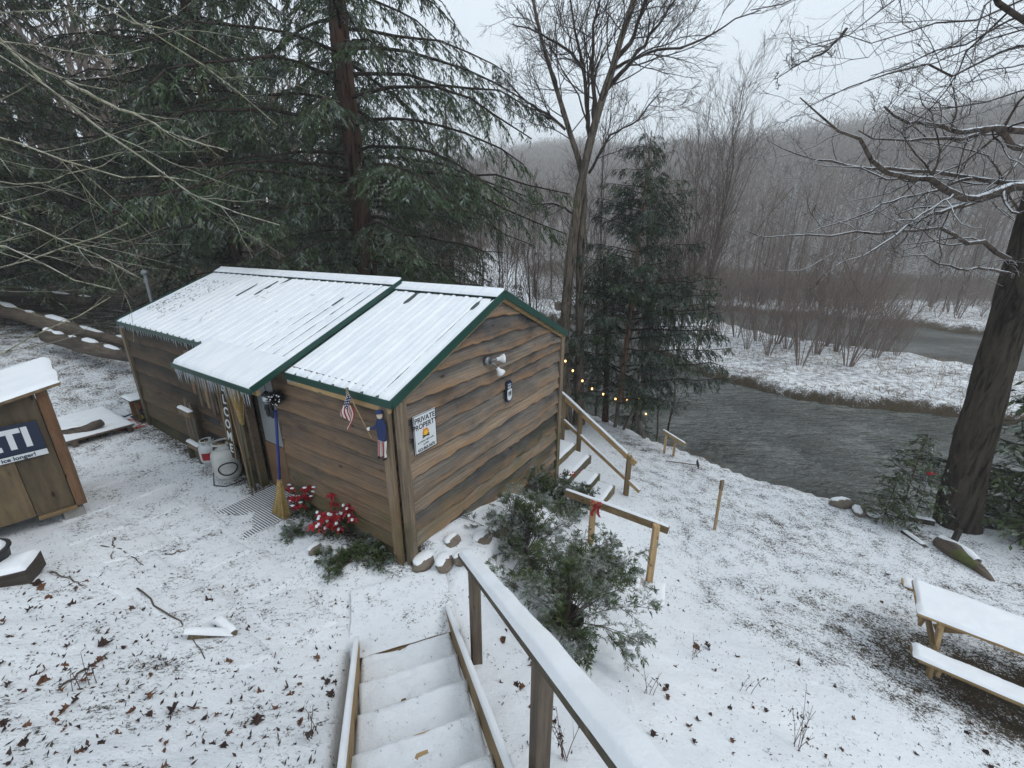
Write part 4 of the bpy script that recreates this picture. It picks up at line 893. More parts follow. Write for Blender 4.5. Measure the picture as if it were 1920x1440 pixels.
def sgbox(n, x0, x1, z0, z1, o0, o1, mat, bev=0): return MB().prism([sp(x0, z0, o0), sp(x1, z0, o0), sp(x1, z1, o0), sp(x0, z1, o0)], sn, o1-o0).build(n, mat, sgn, bevel=bev)
sgbox('panel', -.38, .36, -.16, .23, 0, .012, 'navy', .004); sgbox('strip', -.38, .36, -.235, -.161, 0, .012, 'sign_white', .004)
lettering('YETI', .34, 'sign_white', sgn, sp(-.02, .035, .0135), XL, ZL, sx=.82, bold=.016, ext=.001, sp=1.08)
lettering('Keep ice longer!', .068, 'navy', sgn, sp(.03, -.198, .0135), XL, ZL, bold=.002, ext=.001)
# ---- snowy pallet with log behind the shed
pp = [hit(130, 835), hit(207, 838), hit(180, 772)]; ax_ = unit(pp[1]-pp[0]); 
pd = thing('wooden_platform', 'low snow-covered wooden platform on the ground behind the shed', 'platform', hit(165, 800), YAW)
for k in range(6): MB().box(-.5, .5, -.85+k*.28, -.85+k*.28+.26, .05, .09).build('plank', 'log_wood', pd, bevel=.004)
for x in (-.42, .38): MB().box(x, x+.08, -.85, .81, -.06, .049).build('bearer', 'log_wood', pd)
snow_patch('snow_cover', (-.5, -.85, .091), (1., 0, 0), (0, 1.66, 0), .045, pd, 24, 34, .3, 97, .06)
lg = hit(160, 822)+[0, 0, .17]; lo = thing('short_log', 'short curved mossy log lying on the snowy platform', 'log', lg, 0)
P = resample([(-.45, -.25, .0), (-.15, -.12, -.02), (.1, .0, .03), (.3, .12, .12)], 9); MB().tube(P, np.linspace(.10, .075, 9)+.01*np.sin(np.arange(9)*2.1), 12).build('trunk', 'log_wood', lo, smooth=True); snow_strip('snow_cap', P[0]+[0, 0, .09], P[5]+[0, 0, .09], .1, .03, lo, 99)
# ---- tub and wood block, left edge
tb = thing('wash_tub', 'round tub heaped with snow standing on a timber block', 'tub', (-5.33, 3.40, .42)); MB().lathe([(.17, 0), (.2, .22), (.22, .24), (.22, .26), (.2, .26)], n=28).build('tub_body', 'pot', tb, smooth=True); MB().lathe([(.199, .24), (.17, .285), (.1, .31), (.01, .315)], n=24).build('snow_fill', 'snow', tb, smooth=True)
blk = thing('timber_block', 'weathered cut timber blocks capped with snow under the tub', 'timber', (-5.2, 3.35, surf(-5.2, 3.35)), .5)
for x, h_ in ((-.2, .2), (.14, .14)): MB().box(x-.16, x+.16, -.17, .17, -.05, h_).build('block', 'log_wood', blk, bevel=.01); snow_patch('snow_cap', (x-.16, -.17, h_), (.32, 0, 0), (0, .34, 0), .05, blk, 12, 12, .3, 101, .06)
# ---- fallen logs at the left rear
for k, (pa_, pb_, r, lab) in enumerate((((0, 545, 13.), (170, 565, 13.6), .2, 'long dark fallen log, uppermost of the pile left of the cabin'), ((40, 590, 12.), (250, 640, 11.2), .19, 'grey weathered fallen log below the uppermost one left of the cabin'), ((130, 637, 10.8), (258, 668, 10.2), .17, 'split brown log lying on the ground against the cabin rear corner'))):
    A_, B_ = dp(*pa_), dp(*pb_); A_ = A_-(B_-A_)*.3; L_ = np.linalg.norm(B_-A_); o = thing('fallen_log', lab, 'log', A_, math.atan2(B_[1]-A_[1], B_[0]-A_[0]), 'fallen logs left of the cabin')
    n = 14; x = np.linspace(0, L_, n); P = np.stack([x, .06*np.sin(x*.9+k*2), (B_[2]-A_[2])*x/L_-.05+.04*np.sin(x*.8+k)], 1); rr = r*(1+.15*np.sin(x*2.3+k*2))*np.linspace(1.25, .8, n); MB().tube(P, rr, 14).build('trunk', 'log_wood', o, smooth=True)
    m = P.copy(); m[:, 2] += rr*.62; V, F = tubes(m[None], (rr*.72)[None]*np.array([.9, .6, .95, .3, .8, .2, .9, .9, .3, .9, .8, .2, .9, .5])[None], 10); link('snow_cap', np_mesh('snow_cap', V*np.array([1, .8, 1])+np.array([0, 0, 0]), F, ['snow']), o)
# ---- side stairs with two rails (right of the cabin)
ss = thing('side_stairs', 'snowy timber steps going down beside the gable wall to the lawn', 'stairs', G0, YAW)
steps = [(.55, -.55), (.15, -.74), (-.22, -.93), (-.58, -1.12), (-.93, -1.3)]
for k, (b, z) in enumerate(steps):
    a0, a1 = (4.1, 5.35) if k < 3 else (3.75+.02*k, 5.0)
    MB().box(a0, a1, b-.05, b, z-.2, z).build('riser_board', 'post_wood', ss, bevel=.004)
    MB().box(a0, a1, b+.001, b+.43, z-.05, z-.005).build('tread', 'post_wood', ss)
    snow_patch('tread_snow', (a0, b-.04, z), (a1-a0, 0, 0), (0, .44, 0), .04, ss, 26, 10, .3, 110+k, .04)
    MB().box(a1, a1+.05, b-.05, b+.38, z-.22, z-.02).build('side_timber', 'post_wood', ss)
fr_ = thing('porch_handrail', 'new lumber double handrail sloping down the far side of the cabin steps', 'handrail')
ra, rb_ = np.array([1.12, 9.36, .3]), np.array([2.68, 7.98, -.86]); ra = ra+(ra-rb_)*.25
MB().beam(ra, rb_, .04, .13).build('top_rail', 'lumber_y', fr_, bevel=.004); snow_strip('rail_snow', ra+[0, 0, .066], rb_-(rb_-ra)*.08+[0, 0, .066], .06, .03, fr_, 121)
la_, lb_ = ra+[0, 0, -.62], rb_+[.12, -.1, -.62]; MB().beam(la_, lb_, .04, .09).build('lower_rail', 'lumber_y', fr_, bevel=.004); snow_strip('rail_snow', la_+[0, 0, .048], lb_+[0, 0, .048], .05, .02, fr_, 122)
for f_, sz in ((.24, .09), (.42, .10), (.92, .10)):
    p = ra+(rb_-ra)*f_+np.array([.045, -.03, 0]); MB().beam((p[0], p[1], gz(p[0], p[1])-.2), (p[0], p[1], p[2]+.03), sz, sz, (1, 0, 0)).build('post', 'lumber', fr_, bevel=.004)
# bow rail
br = thing('lawn_handrail', 'short level lumber handrail on two posts tied with a red bow', 'handrail')
ra, rb_ = np.array([.86, 5.75, -.12]), np.array([2.32, 5.14, -.36]); MB().beam(ra, rb_, .04, .125).build('top_rail', 'lumber_y', br, bevel=.004); snow_strip('rail_snow', ra+[0, 0, .064], rb_+[0, 0, .064], .05, .022, br, 131)
for f_ in (.30, .895):
    p = ra+(rb_-ra)*f_+np.array([-.03, -.055, 0]); MB().beam((p[0], p[1], gz(p[0], p[1])-.3), (p[0], p[1], p[2]+.06), .085, .085, (1, 0, 0)).build('post', 'lumber', br, bevel=.004)
    if f_ < .5: bowp = p+np.array([.03, -.06, .05])
bw = thing('red_bow', 'red ribbon bow with hanging tails tied to the lawn handrail post', 'bow', bowp, -.3)
for s_ in (-1, 1):
    m = MB(); V = []
    for q in range(11):
        t_ = q/10*math.pi*2; x = s_*.055*(1-math.cos(t_))*.75; z = .038*math.sin(t_)+.03*(1-math.cos(t_))*.3
        for w in (-.022, .022): V.append((x, w*(1-.5*math.cos(t_)), z))
    m.add(V, [(2*q, 2*q+2, 2*q+3, 2*q+1) for q in range(10)]); m.build('loop', 'red_cloth', bw, smooth=True)
    m = MB(); V = []
    for q in range(9):
        f_ = q/8; V += [(s_*(.01+.05*f_)+.01*math.sin(f_*7)-.02, -.02+.012*math.sin(f_*8), -.2*f_), (s_*(.01+.05*f_)+.01*math.sin(f_*7)+.02, -.02+.012*math.cos(f_*8), -.2*f_)]
    m.add(V, [(2*q, 2*q+2, 2*q+3, 2*q+1) for q in range(8)]); m.build('tail', 'red_cloth', bw, smooth=True)
MB().ell((0, -.01, .0), (.02, .026, .022), 8, 6).build('knot', 'red_cloth', bw, smooth=True)
lo_s = thing('lower_steps', 'two small wooden steps at the foot of the lawn handrail', 'steps', (2.05, 5.0, gz(2.05, 5.0)), -.39)
for k in range(3): MB().box(-.75+k*.36, -.75+k*.36+.3, -.35, .25, .16-k*.1, .2-k*.1).build('tread', 'lumber_x', lo_s); snow_patch('tread_snow', (-.75+k*.36, -.35, .2-k*.1), (.3, 0, 0), (0, .6, 0), .035, lo_s, 10, 16, .3, 140+k, .04); MB().prism([(-.75+k*.36, -.37, .155-k*.1), (-.45+k*.36, -.37, .155-k*.1), (-.75+k*.36, -.37, -.1-k*.1)], (0, -1, 0), .03).build('bracket', 'lumber_x', lo_s)
# ---- lawn things
sk = hit(1340, 993); o = thing('marker_post', 'slim wooden stake with a pale top block standing on the lawn', 'stake', sk); MB().beam((0, 0, -.15), (.0, .06, 1.17), .055, .04, (1, 0, 0)).build('shaft', 'lumber', o, bevel=.003); MB().beam((-.0, .048, .93), (0, .062, 1.17), .075, .055, (1, 0, 0)).build('top_block', 'post_wood', o, bevel=.003); snow_patch('snow_cap', (-.05, .03, 1.165), (.1, 0, 0), (0, .07, 0), .02, o, 6, 6)
sr_ = hit(1253, 852); o = thing('bank_handrail', 'tiny two-post wooden handrail at the top of the river bank', 'handrail', sr_, -.5)
for x in (-.12, .14): MB().box(x-.03, x+.03, -.03, .03, -.2, .56-x*.4).build('post', 'lumber', o)
MB().beam((-.22, .0, .70), (.42, -.05, .44), .06, .09).build('rail', 'lumber_x', o, bevel=.004); snow_strip('rail_snow', (-.22, 0, .745), (.42, -.05, .485), .06, .02, o, 151)
rk_a, rk_b = hit(1248, 866), hit(1306, 879); o = thing('garden_rake', 'iron garden rake lying tines-up on the snowy lawn', 'rake', rk_a+[0, 0, .03], math.atan2(rk_b[1]-rk_a[1], rk_b[0]-rk_a[0])); L_ = np.linalg.norm(rk_b-rk_a)
MB().tube([(0, 0, 0), (L_, 0, .0)], .014, 7).build('handle', 'log_wood', o); MB().box(L_-.01, L_+.012, -.2, .2, -.005, .02).build('head_bar', 'dark_iron', o)
for k in range(11): MB().tube([(L_, -.19+k*.038, .01), (L_+.02, -.19+k*.038, .11)], [.007, .004], 5).build('tine', 'dark_iron', o)
# ---- picnic table
tc_ = np.array([5.27, 4.42, 0]); td = unit(np.array([6.12-5.25, 3.52-4.2, 0])); PT = thing('picnic_table', 'lumber picnic table with attached benches under a smooth layer of snow', 'picnic table', (5.5, 4.47, -1.62), math.atan2(td[1], td[0]))
TH, TL = .74, 1.85
for k in range(5):
    y = -.36+k*.146; MB().box(0, TL, y, y+.138, TH-.04, TH).build('top_plank', 'lumber_x', PT, bevel=.004)
def octo(x0, x1, y0, y1, z, c=.07): return [(x0+c, y0, z), (x1-c, y0, z), (x1, y0+c, z), (x1, y1-c, z), (x1-c, y1, z), (x0+c, y1, z), (x0, y1-c, z), (x0, y0+c, z)]
snow_patch('top_snow', (.0, -.365, TH), (TL, 0, 0), (0, .735, 0), .036, PT, 60, 26, .3, 161, .03)
for s_ in (-1, 1):
    y = s_*.72; b_ = MB(); b_.prism(octo(-.02, TL+.02, y-.135, y+.135, .405), (0, 0, 1), .04); b_.build('bench_seat', 'lumber_x', PT, bevel=.004); snow_patch('bench_snow', (-.01, y-.13, .446), (TL+.02, 0, 0), (0, .26, 0), .035, PT, 60, 14, .35, 165+s_, .03)
for x in (.22, TL-.26):
    for s_ in (-1, 1): MB().beam((x+.04, s_*.52, 0), (x+.04, s_*.2, TH-.04), .04, .14, (0, 1, .3)).build('leg', 'lumber', PT, bevel=.003)
    MB().box(x-.002, x+.036, -.84, .84, .30, .40).build('bench_support', 'lumber_y', PT, bevel=.003); MB().box(x-.002, x+.036, -.33, .33, TH-.13, TH-.042).build('top_support', 'lumber_y', PT, bevel=.003)
    MB().beam((x+(.06 if x < 1 else -.02), 0, .36), (TL/2+(-.05 if x < 1 else .05), 0, TH-.05), .04, .09).build('brace', 'lumber_x', PT)
# ---- log with post near the big tree, flat board, plank
a_, b_2 = hit(1770, 1030), hit(1850, 1084); o = thing('mossy_log', 'mossy half-rotten log lying on the lawn with a short upright stump post', 'log', a_, math.atan2(b_2[1]-a_[1], b_2[0]-a_[0])); L_ = np.linalg.norm(b_2-a_)*1.1
n = 12; x = np.linspace(-.15, L_, n); rr = np.interp(x, [-.15, .3, L_*.6, L_], [.13, .15, .11, .03]); P = np.stack([x, .04*np.sin(x*3), rr*.6+(b_2[2]-a_[2])*x/L_], 1); MB().tube(P, rr*(1+.15*np.sin(x*9)), 12).build('trunk', 'log_wood', o, smooth=True)
pm = P.copy(); pm[:, 2] += rr*.55; pm[:, 1] += rr*.35; V, F = tubes(pm[None, :8], (rr[:8]*.65)[None], 9); link('snow_cap', np_mesh('snow_cap', V, F, ['snow']), o); pm = P.copy(); pm[:, 1] -= rr*.3; pm[:, 2] += rr*.12; V, F = tubes(pm[None, 3:9], (rr[3:9]*.8)[None], 9); link('moss_patch', np_mesh('moss_patch', V, F, ['moss']), o)
MB().beam((-.02, .12, -.1), (-.0, .13, .48), .08, .07, (1, 0, 0)).build('stump_post', 'log_wood', o)
p0, p1 = hit(1700, 1003), hit(1738, 1027); o = thing('half_buried_plank', 'thin dark plank half buried in the snow near the mossy log', 'plank', p0, math.atan2(p1[1]-p0[1], p1[0]-p0[0])); L_ = np.linalg.norm(p1-p0); MB().box(-.1, L_, -.05, .05, -.05, .05).build('board', 'log_wood', o, bevel=.01); snow_patch('snow_cap', (-.1, -.04, .05), (L_, 0, 0), (0, .1, 0), .03, o, 14, 6, .4, 3, .03)
p0, p1 = hit(1683, 972), hit(1750, 985); o = thing('edging_board', 'dark wet board lying at the foot of the big trunk', 'board', p0, math.atan2(p1[1]-p0[1], p1[0]-p0[0])); L_ = np.linalg.norm(p1-p0); MB().box(0, L_, -.04, .04, -.03, .12).build('plank', 'log_wood', o, bevel=.008); snow_patch('snow_cap', (0, -.04, .12), (L_, 0, 0), (0, .08, 0), .03, o, 14, 6, .4, 3, .03)
# ---- rocks
rk = [(797, 1055, .12, 'dark reddish rock at the cabin corner post'), (836, 1056, .11, 'tan rounded rock second from the cabin corner'), (868, 1048, .09, 'small pale rock beside the tan one'), (905, 1012, .11, None), (850, 1015, .09, None), (935, 1000, .1, None), (640, 1040, .08, 'small rock edging the flower bed by the side wall'), (592, 1030, .07, 'rock half buried in snow before the red flowers')]
for k, (px, py, r, lab) in enumerate(rk):
    p = hit(px, py); o = thing('garden_rock', lab or 'snow-capped rock holding the bed beside the gable wall', 'rock', p, YAW+.3*math.sin(k*2.1), None if lab else 'snow-capped border rocks')
    MB().ell((0, 0, r*.0), (r*1.5, r*.95, r*.65), 11, 7, .09, k).build('stone', 'rock', o, smooth=False); MB().ell((.01, .04, r*.42), (r*1.25, r*.8, r*.28), 14, 8, .06, k+30).build('snow_cap', 'snow', o, smooth=True)
for k, (px, py, r, lab) in enumerate(((1578, 948, .2, 'snowy stone heap at the lip of the river bank, larger stone'), (1610, 962, .17, 'flat dark stone at the lip of the river bank'), (1632, 968, .12, 'small stone at the end of the bank stone heap'))):
    p = hit(px, py); o = thing('bank_stone', lab, 'rock', p, k); MB().ell((0, 0, r*.3), (r*1.4, r*.8, r*.6), 11, 7, .14, k+60).build('stone', 'rock', o, smooth=True); MB().ell((-.03, .04, r*.62), (r*1.1, r*.6, r*.35), 11, 6, .12, k+70).build('snow_cap', 'snow', o, smooth=True)
# ---- string lights
bl = [(1060, 677), (1074, 695), (1092, 714), (1110, 729), (1131, 739), (1154, 748), (1176, 750), (1199, 747), (1211, 776)]
bp = [dp(x, y, 10.6+.25*i_) for i_, (x, y) in enumerate(bl)]; sl_ = thing('string_lights', 'string of small warm glowing bulbs hung between the riverside trees', 'string lights')
pts = []
for i_ in range(len(bp)-1):
    for f_ in np.linspace(0, 1, 6, endpoint=False): pts.append(bp[i_]*(1-f_)+bp[i_+1]*f_+np.array([0, 0, .05-.06*math.sin(f_*math.pi)]))
pts.append(bp[-1]+[0, 0, .05]); pts.insert(0, bp[0]+[-.5, -.4, .5]); MB().tube(pts, .006, 4).build('cable', 'black_rubber', sl_)
for p in bp: b_ = MB().ell(p, (.026, .026, .034), 10, 7).build('bulb', 'bulb_glow', sl_, smooth=True); MB().tube([p+[0, 0, .035], p+[0, 0, .07]], .014, 7).build('socket', 'black_rubber', sl_)

# ================================================================== TREES
def conifer(seed, H, r0, z0, Lmax, per_m=6., droop=.35, rise=.12, tw=7., leaf=(.10, .028), lden=1., profile=1., top=.06, tdown=.35, hang=.45, lean=(0, 0)):
    rg = np.random.RandomState(seed)
    tz = np.linspace(-.4, H, 14); tp = np.stack([lean[0]*(tz/H)**1.3*H+.03*np.sin(tz*.9+seed), lean[1]*(tz/H)**1.3*H+.03*np.cos(tz*.7), tz], 1)
    tr = np.maximum(.012, r0*(1-np.clip(tz/H, 0, 1)*.93)); tr[0] *= 1.25
    trunk = tubes(tp[None], tr[None], 12)
    nb = int((H-z0)*per_m); zb = z0+(H-z0)*np.sort(rg.uniform(0, 1, nb)); f = (zb-z0)/(H-z0)
    az = np.arange(nb)*2.39996+rg.uniform(-.5, .5, nb); L = Lmax*((1-f)**profile*.95+top)*rg.uniform(.65, 1.1, nb)*np.clip(.55+f*4, .55, 1)
    K = 8; t = np.linspace(0, 1, K)[None]; dx = np.stack([np.cos(az), np.sin(az)], 1)
    bx = np.stack([np.interp(zb, tz, tp[:, 0]), np.interp(zb, tz, tp[:, 1])], 1)
    P = np.zeros((nb, K, 3)); P[:, :, :2] = bx[:, None]+dx[:, None]*(L[:, None]*t)[..., None]
    rs = rg.uniform(.6, 1.4, nb)*rise; dr = rg.uniform(.7, 1.3, nb)*droop
    P[:, :, 2] = zb[:, None]+L[:, None]*(rs[:, None]*t-dr[:, None]*t**2.2); P += rg.normal(size=P.shape)*.02*L[:, None, None]*t[..., None]
    BR = (np.clip(L*.0105, .006, .05)[:, None])*np.linspace(1, .25, K)[None]
    br = tubes(P, BR, 5)
    # twigs alternate left/right along each branch
    cnt = np.maximum(4, (L*tw).astype(int)); i = np.repeat(np.arange(nb), cnt); tt = rg.uniform(.12, 1., len(i))
    q = tt*(K-1); a = np.minimum(q.astype(int), K-2); w = (q-a)[:, None]; S = P[i, a]*(1-w)+P[i, a+1]*w; T = P[i, a+1]-P[i, a]; T /= np.linalg.norm(T, axis=1, keepdims=True)
    side = np.where(rg.rand(len(i)) < .5, -1, 1)[:, None]; X_ = np.stack([-T[:, 1], T[:, 0], 0*T[:, 0]], 1); X_ /= np.maximum(1e-6, np.linalg.norm(X_, axis=1, keepdims=True))
    d = T*rg.uniform(.4, 1., (len(i), 1))+X_*side*rg.uniform(.5, 1.1, (len(i), 1))+np.array([0, 0, -1])*rg.uniform(0, tdown*1.4, (len(i), 1)); d /= np.linalg.norm(d, axis=1, keepdims=True)
    l2 = (.13+.30*L[i]*(1.05-tt)**.7)*rg.uniform(.5, 1.1, len(i)); l2 = np.minimum(l2, 1.1)
    KT = 4; TP = np.zeros((len(i), KT, 3)); TP[:, 0] = S
    for k in range(1, KT):
        d = d+np.array([0, 0, -hang*.35])+rg.normal(size=d.shape)*.08; d /= np.linalg.norm(d, axis=1, keepdims=True); TP[:, k] = TP[:, k-1]+d*(l2/(KT-1))[:, None]
    twg = tubes(TP[:, [0, 2, 3]], np.full((len(i), 3), .0035)*np.linspace(1.3, .5, 3)[None], 3)
    # needle sprays
    c2 = np.maximum(3, (l2/ (leaf[0]*.42)*lden).astype(int)); j = np.repeat(np.arange(len(i)), c2); u = rg.uniform(.02, 1., len(j))
    q = u*(KT-1); a = np.minimum(q.astype(int), KT-2); w = (q-a)[:, None]; S = TP[j, a]*(1-w)+TP[j, a+1]*w; T = TP[j, a+1]-TP[j, a]; T /= np.maximum(1e-9, np.linalg.norm(T, axis=1, keepdims=True))
    sd = np.where(rg.rand(len(j)) < .5, -1, 1)[:, None]; X_ = np.stack([-T[:, 1], T[:, 0], 0*T[:, 0]], 1); X_ /= np.maximum(1e-6, np.linalg.norm(X_, axis=1, keepdims=True))
    d = T*.75+X_*sd*rg.uniform(.15, .9, (len(j), 1))+np.array([0, 0, -1])*rg.uniform(-.1, hang, (len(j), 1))+rg.normal(size=S.shape)*.15
    V, F = leaves(S, d, np.array([0, 0, 1.])+rg.normal(size=S.shape)*.45, rg.uniform(.6, 1.25, len(j))*leaf[0], rg.uniform(.7, 1.2, len(j))*leaf[1])
    return trunk, join([br, twg]), (V, F)
def conifer_thing(name, label, geo, loc, mats=('bark_hemlock', 'limb_conifer', 'hemlock'), rz=0, group=None, sc=1.):
    o = thing(name, label, 'tree', loc, rz, group); o.scale = (sc,)*3
    for nm, g, m in zip(('trunk', 'branches', 'crown'), geo, mats):
        q_ = link(nm, np_mesh(nm, g[0], g[1], [m], smooth=nm != 'crown'), o)
        if nm == 'branches': q_['kind'] = 'stuff'
    return o
print('trees...')
GA = conifer(1, 22, .33, 3.7, 5.8, 8.5, .30, .08, 13, (.17, .03), 1.75, .55, hang=.75)
GB = conifer(2, 17, .28, .9, 4.8, 10.0, .34, .08, 13, (.17, .032), 1.7, .75, hang=.75)
GC = conifer(4, 5.0, .06, .2, 1.9, 16., .28, .12, 15, (.12, .03), 1.6, .8)
hA = conifer_thing('hemlock_tree', 'tall hemlock with bare reddish trunk rising behind the cabin ridge', GA, on(-4.15, 12.2), rz=2.1, group='hemlocks round the cabin')
hB = conifer_thing('hemlock_tree', 'dense dark hemlock drooping over the rear end of the cabin', GB, on(-9.8, 15.4), rz=1., group='hemlocks round the cabin')
for k, (x, y, src, sc, rz, lab) in enumerate(((-15.2, 12.6, hB, 1.05, 2.2, 'leaning hemlock behind the fallen logs'), (-12.2, 17.5, hA, 1.0, 2.9, 'hemlock standing among others behind the fallen logs'), (-18, 16, hB, 1.1, 4.1, 'big hemlock on the slope above the fallen logs'),
        (-7.2, 20, hB, 1.0, .3, 'hemlock in the dark grove behind the cabin rear'), (-22, 9.5, hB, 1.05, 3.3, 'hemlock on the slope beyond the storage shed'), (-3.4, 24, hB, .8, 1.9, 'smaller hemlock seen between the trunk and the bare double tree'))):
    copy_thing(src, on(x, y), rz, sc, lab, 'hemlocks round the cabin')
sC = conifer_thing('young_hemlock', 'low bushy young hemlock behind the cabin roof ridge', GC, on(-1.1, 14.5), rz=.2, group='young hemlocks')
for x, y, sc, rz, lab in ((-2.6, 16.2, 1.1, 2., 'young hemlock in the thicket beyond the cabin ridge'), (.2, 17.5, .9, 3., 'young hemlock left of the double bare tree'), (-5.6, 14.8, 1.05, 4., 'young hemlock close to the tall reddish trunk'), (1.9, 14.6, .85, 5., 'young hemlock at the foot of the double bare tree'),
        (-11, 14.5, 1.2, 1.2, 'young hemlock above the fallen logs'), (4.5, 14.2, .75, .4, 'young hemlock on the shore behind the spruce')):
    copy_thing(sC, on(x, y), rz, sc, lab, 'young hemlocks')
# spruce by the steps
GS = conifer(7, 8.7, .12, .9, 3.3, 15., .06, .22, 22, (.13, .024), 2.0, .62, .04, .5, .8, lean=(.035, 0))
sp_ = conifer_thing('spruce_tree', 'dark spruce with slender orange-brown trunk beside the river steps', GS, on(3.45, 12.5), ('bark_spruce', 'limb_conifer', 'spruce'), rz=.6)
GT = conifer(9, 2.1, .03, .1, 1.0, 26., .12, .2, 20, (.085, .032), 1.2, .8)
sT = conifer_thing('hemlock_sapling', 'small fresh green hemlock sapling left of the big trunk', GT, on(8.75, 7.95), ('bark_hemlock', 'limb_conifer', 'hemlock_fresh'), group='hemlock saplings by the big trunk')
for x, y, sc, rz, lab in ((8.2, 7.75, .6, 1.2, 'smallest hemlock sapling by the dark wet board'), (10.95, 7.85, 1.25, 2., 'hemlock sapling just right of the big trunk'), (10.8, 7.35, .9, 3., 'low hemlock sapling at the lawn edge beyond the big trunk'), (11.2, 7.75, 2.3, 1., 'tall hemlock sapling at the water just behind the big trunk'), (13.5, 8.4, 1.9, 4., 'taller hemlock sapling over the water right of the big trunk'), (14.6, 7.0, 1.7, 5., 'hemlock sapling farthest along the bank from the big trunk')):
    copy_thing(sT, on(x, y), rz, sc, lab, 'hemlock saplings by the big trunk')

def fine(P, Rr, rg, spec, n=4):
    """limbs -> successive generations of twigs; returns mesh"""
    parts = [tubes(P, Rr, 7)]; cur = (P, Rr)
    for kw in spec:
        ns = kw.pop('sides', 3); cur = spawn(cur[0], cur[1], rg=rg, **kw); parts.append(tubes(cur[0], cur[1], ns))
    return join(parts)
def limb_tree(name, label, base, trunks, limbs, mats, spec, seed=0, K=12, group=None, cat='tree', trunk_n=14):
    """trunks, limbs : lists of (world pts, r0, r1)"""
    rg = np.random.RandomState(seed); o = thing(name, label, cat, base, 0, group); b = np.asarray(base, float)
    for pts, r0, r1 in trunks:
        P = resample(pts, 22)-b; rr = np.interp(np.linspace(0, 1, 22), [0, .08, 1], [r0*1.3, r0, r1])*(1+.03*rg.normal(size=22))
        if trunk_n > 20:
            P = resample(P, 110); rr = np.interp(np.linspace(0, 21, 110), np.arange(22), rr); V, F = tubes(P[None], rr[None], 80); an = np.tile(np.arange(80)*2*np.pi/80, 110); zz = np.repeat(np.arange(110), 80)
            dsp = 1+.10*fbm(np.cos(an)*3.5+7, np.sin(an)*3.5+zz*.16, 3, 3)-.07*np.abs(fbm(an*5.1, zz*.11+np.sin(an*3), 3, 8)); cc = np.repeat(P, 80, axis=0); V = cc+(V-cc)*dsp[:, None]; link('trunk', np_mesh('trunk', V, F, [mats[0]]), o)
        else: link('trunk', np_mesh('trunk', *tubes(P[None], rr[None], trunk_n), [mats[0]]), o)
    for pts, r0, r1 in limbs:
        P = resample(pts, K)-b; P[1:-1] += rg.normal(size=(K-2, 3))*np.linalg.norm(P[-1]-P[0])*.006
        V, F = fine(P[None], np.linspace(r0, r1, K)[None], rg, [dict(s) for s in spec]); link('limb', np_mesh('limb', V, F, [mats[1]]), o)
    return o
# big riverside trunk on the right
def T8(*p): return [(x, y, 8.0) for x, y in p]
bt = on(9.9, 7.74); tp_ = [bt-[0, 0, .3], dp(1796, 950, 7.75), dp(1834, 800, 7.8), dp(1876, 650, 7.85), dp(1916, 510, 7.9), dp(1952, 380, 7.9), dp(1985, 250, 7.8), dp(2030, 60, 7.7), dp(2080, -150, 7.6)]
L_ = [([(1975, 330, 7.8), (1920, 346, 7.6), (1875, 358, 7.4), (1806, 383, 7.1), (1767, 352, 7.0), (1729, 335, 6.9), (1675, 329, 6.8), (1625, 288, 6.7), (1550, 227, 6.6), (1500, 183, 6.5)], .085, .007),
 ([(1968, 345, 7.8), (1892, 340, 7.9), (1800, 329, 8.1), (1675, 319, 8.3), (1567, 308, 8.5), (1496, 292, 8.6), (1437, 262, 8.7)], .05, .006),
 ([(1806, 383, 7.1), (1742, 404, 6.9), (1700, 427, 6.8), (1642, 467, 6.7), (1567, 498, 6.6)], .035, .005),
 ([(1925, 500, 7.9), (1821, 446, 7.7), (1775, 435, 7.6), (1667, 431, 7.5), (1567, 444, 7.4), (1467, 446, 7.3), (1400, 433, 7.2)], .045, .006),
 ([(1915, 520, 7.9), (1842, 504, 7.6), (1796, 506, 7.4), (1750, 487, 7.3), (1717, 479, 7.2), (1667, 485, 7.1)], .032, .005),
 ([(1820, 335, 8.0), (1737, 358, 7.9), (1662, 383, 7.8), (1592, 410, 7.7), (1500, 437, 7.6)], .03, .005),
 ([(1990, 235, 7.8), (1920, 246, 7.4), (1854, 242, 7.2), (1792, 246, 7.0), (1737, 237, 6.9), (1696, 225, 6.8), (1658, 200, 6.7)], .07, .012),
 ([(1980, 300, 7.8), (1920, 279, 7.5), (1892, 258, 7.3), (1870, 237, 7.2), (1800, 260, 7.1), (1700, 262, 7.0), (1610, 245, 6.9)], .06, .008),
 ([(1930, 470, 7.9), (1930, 430, 8.5), (1860, 300, 9), (1840, 290, 9.2), (1760, 270, 9.5), (1680, 260, 9.6)], .03, .006)]
tw3 = [dict(n=10, L=(.2, .45), ang=(.4, 1.1), tmin=.12, K=8, curl=.24, up=.04, r=.42, rmin=.005, sides=4), dict(n=7, L=(.25, .6), ang=(.4, 1.1), tmin=.15, K=6, curl=.3, up=.03, r=.55, rmin=.0033), dict(n=4, L=(.3, .7), ang=(.4, 1.), tmin=.2, K=4, curl=.3, r=.6, rmin=.0026)]
limb_tree('riverside_tree', 'big leaning dark tree trunk by the river with snow-lined bare limbs', bt, [(tp_, .325, .20)], [(trace(p), a, b) for p, a, b in L_], ('bark_oak', 'limb_snow'), tw3, 5, 16, trunk_n=24)
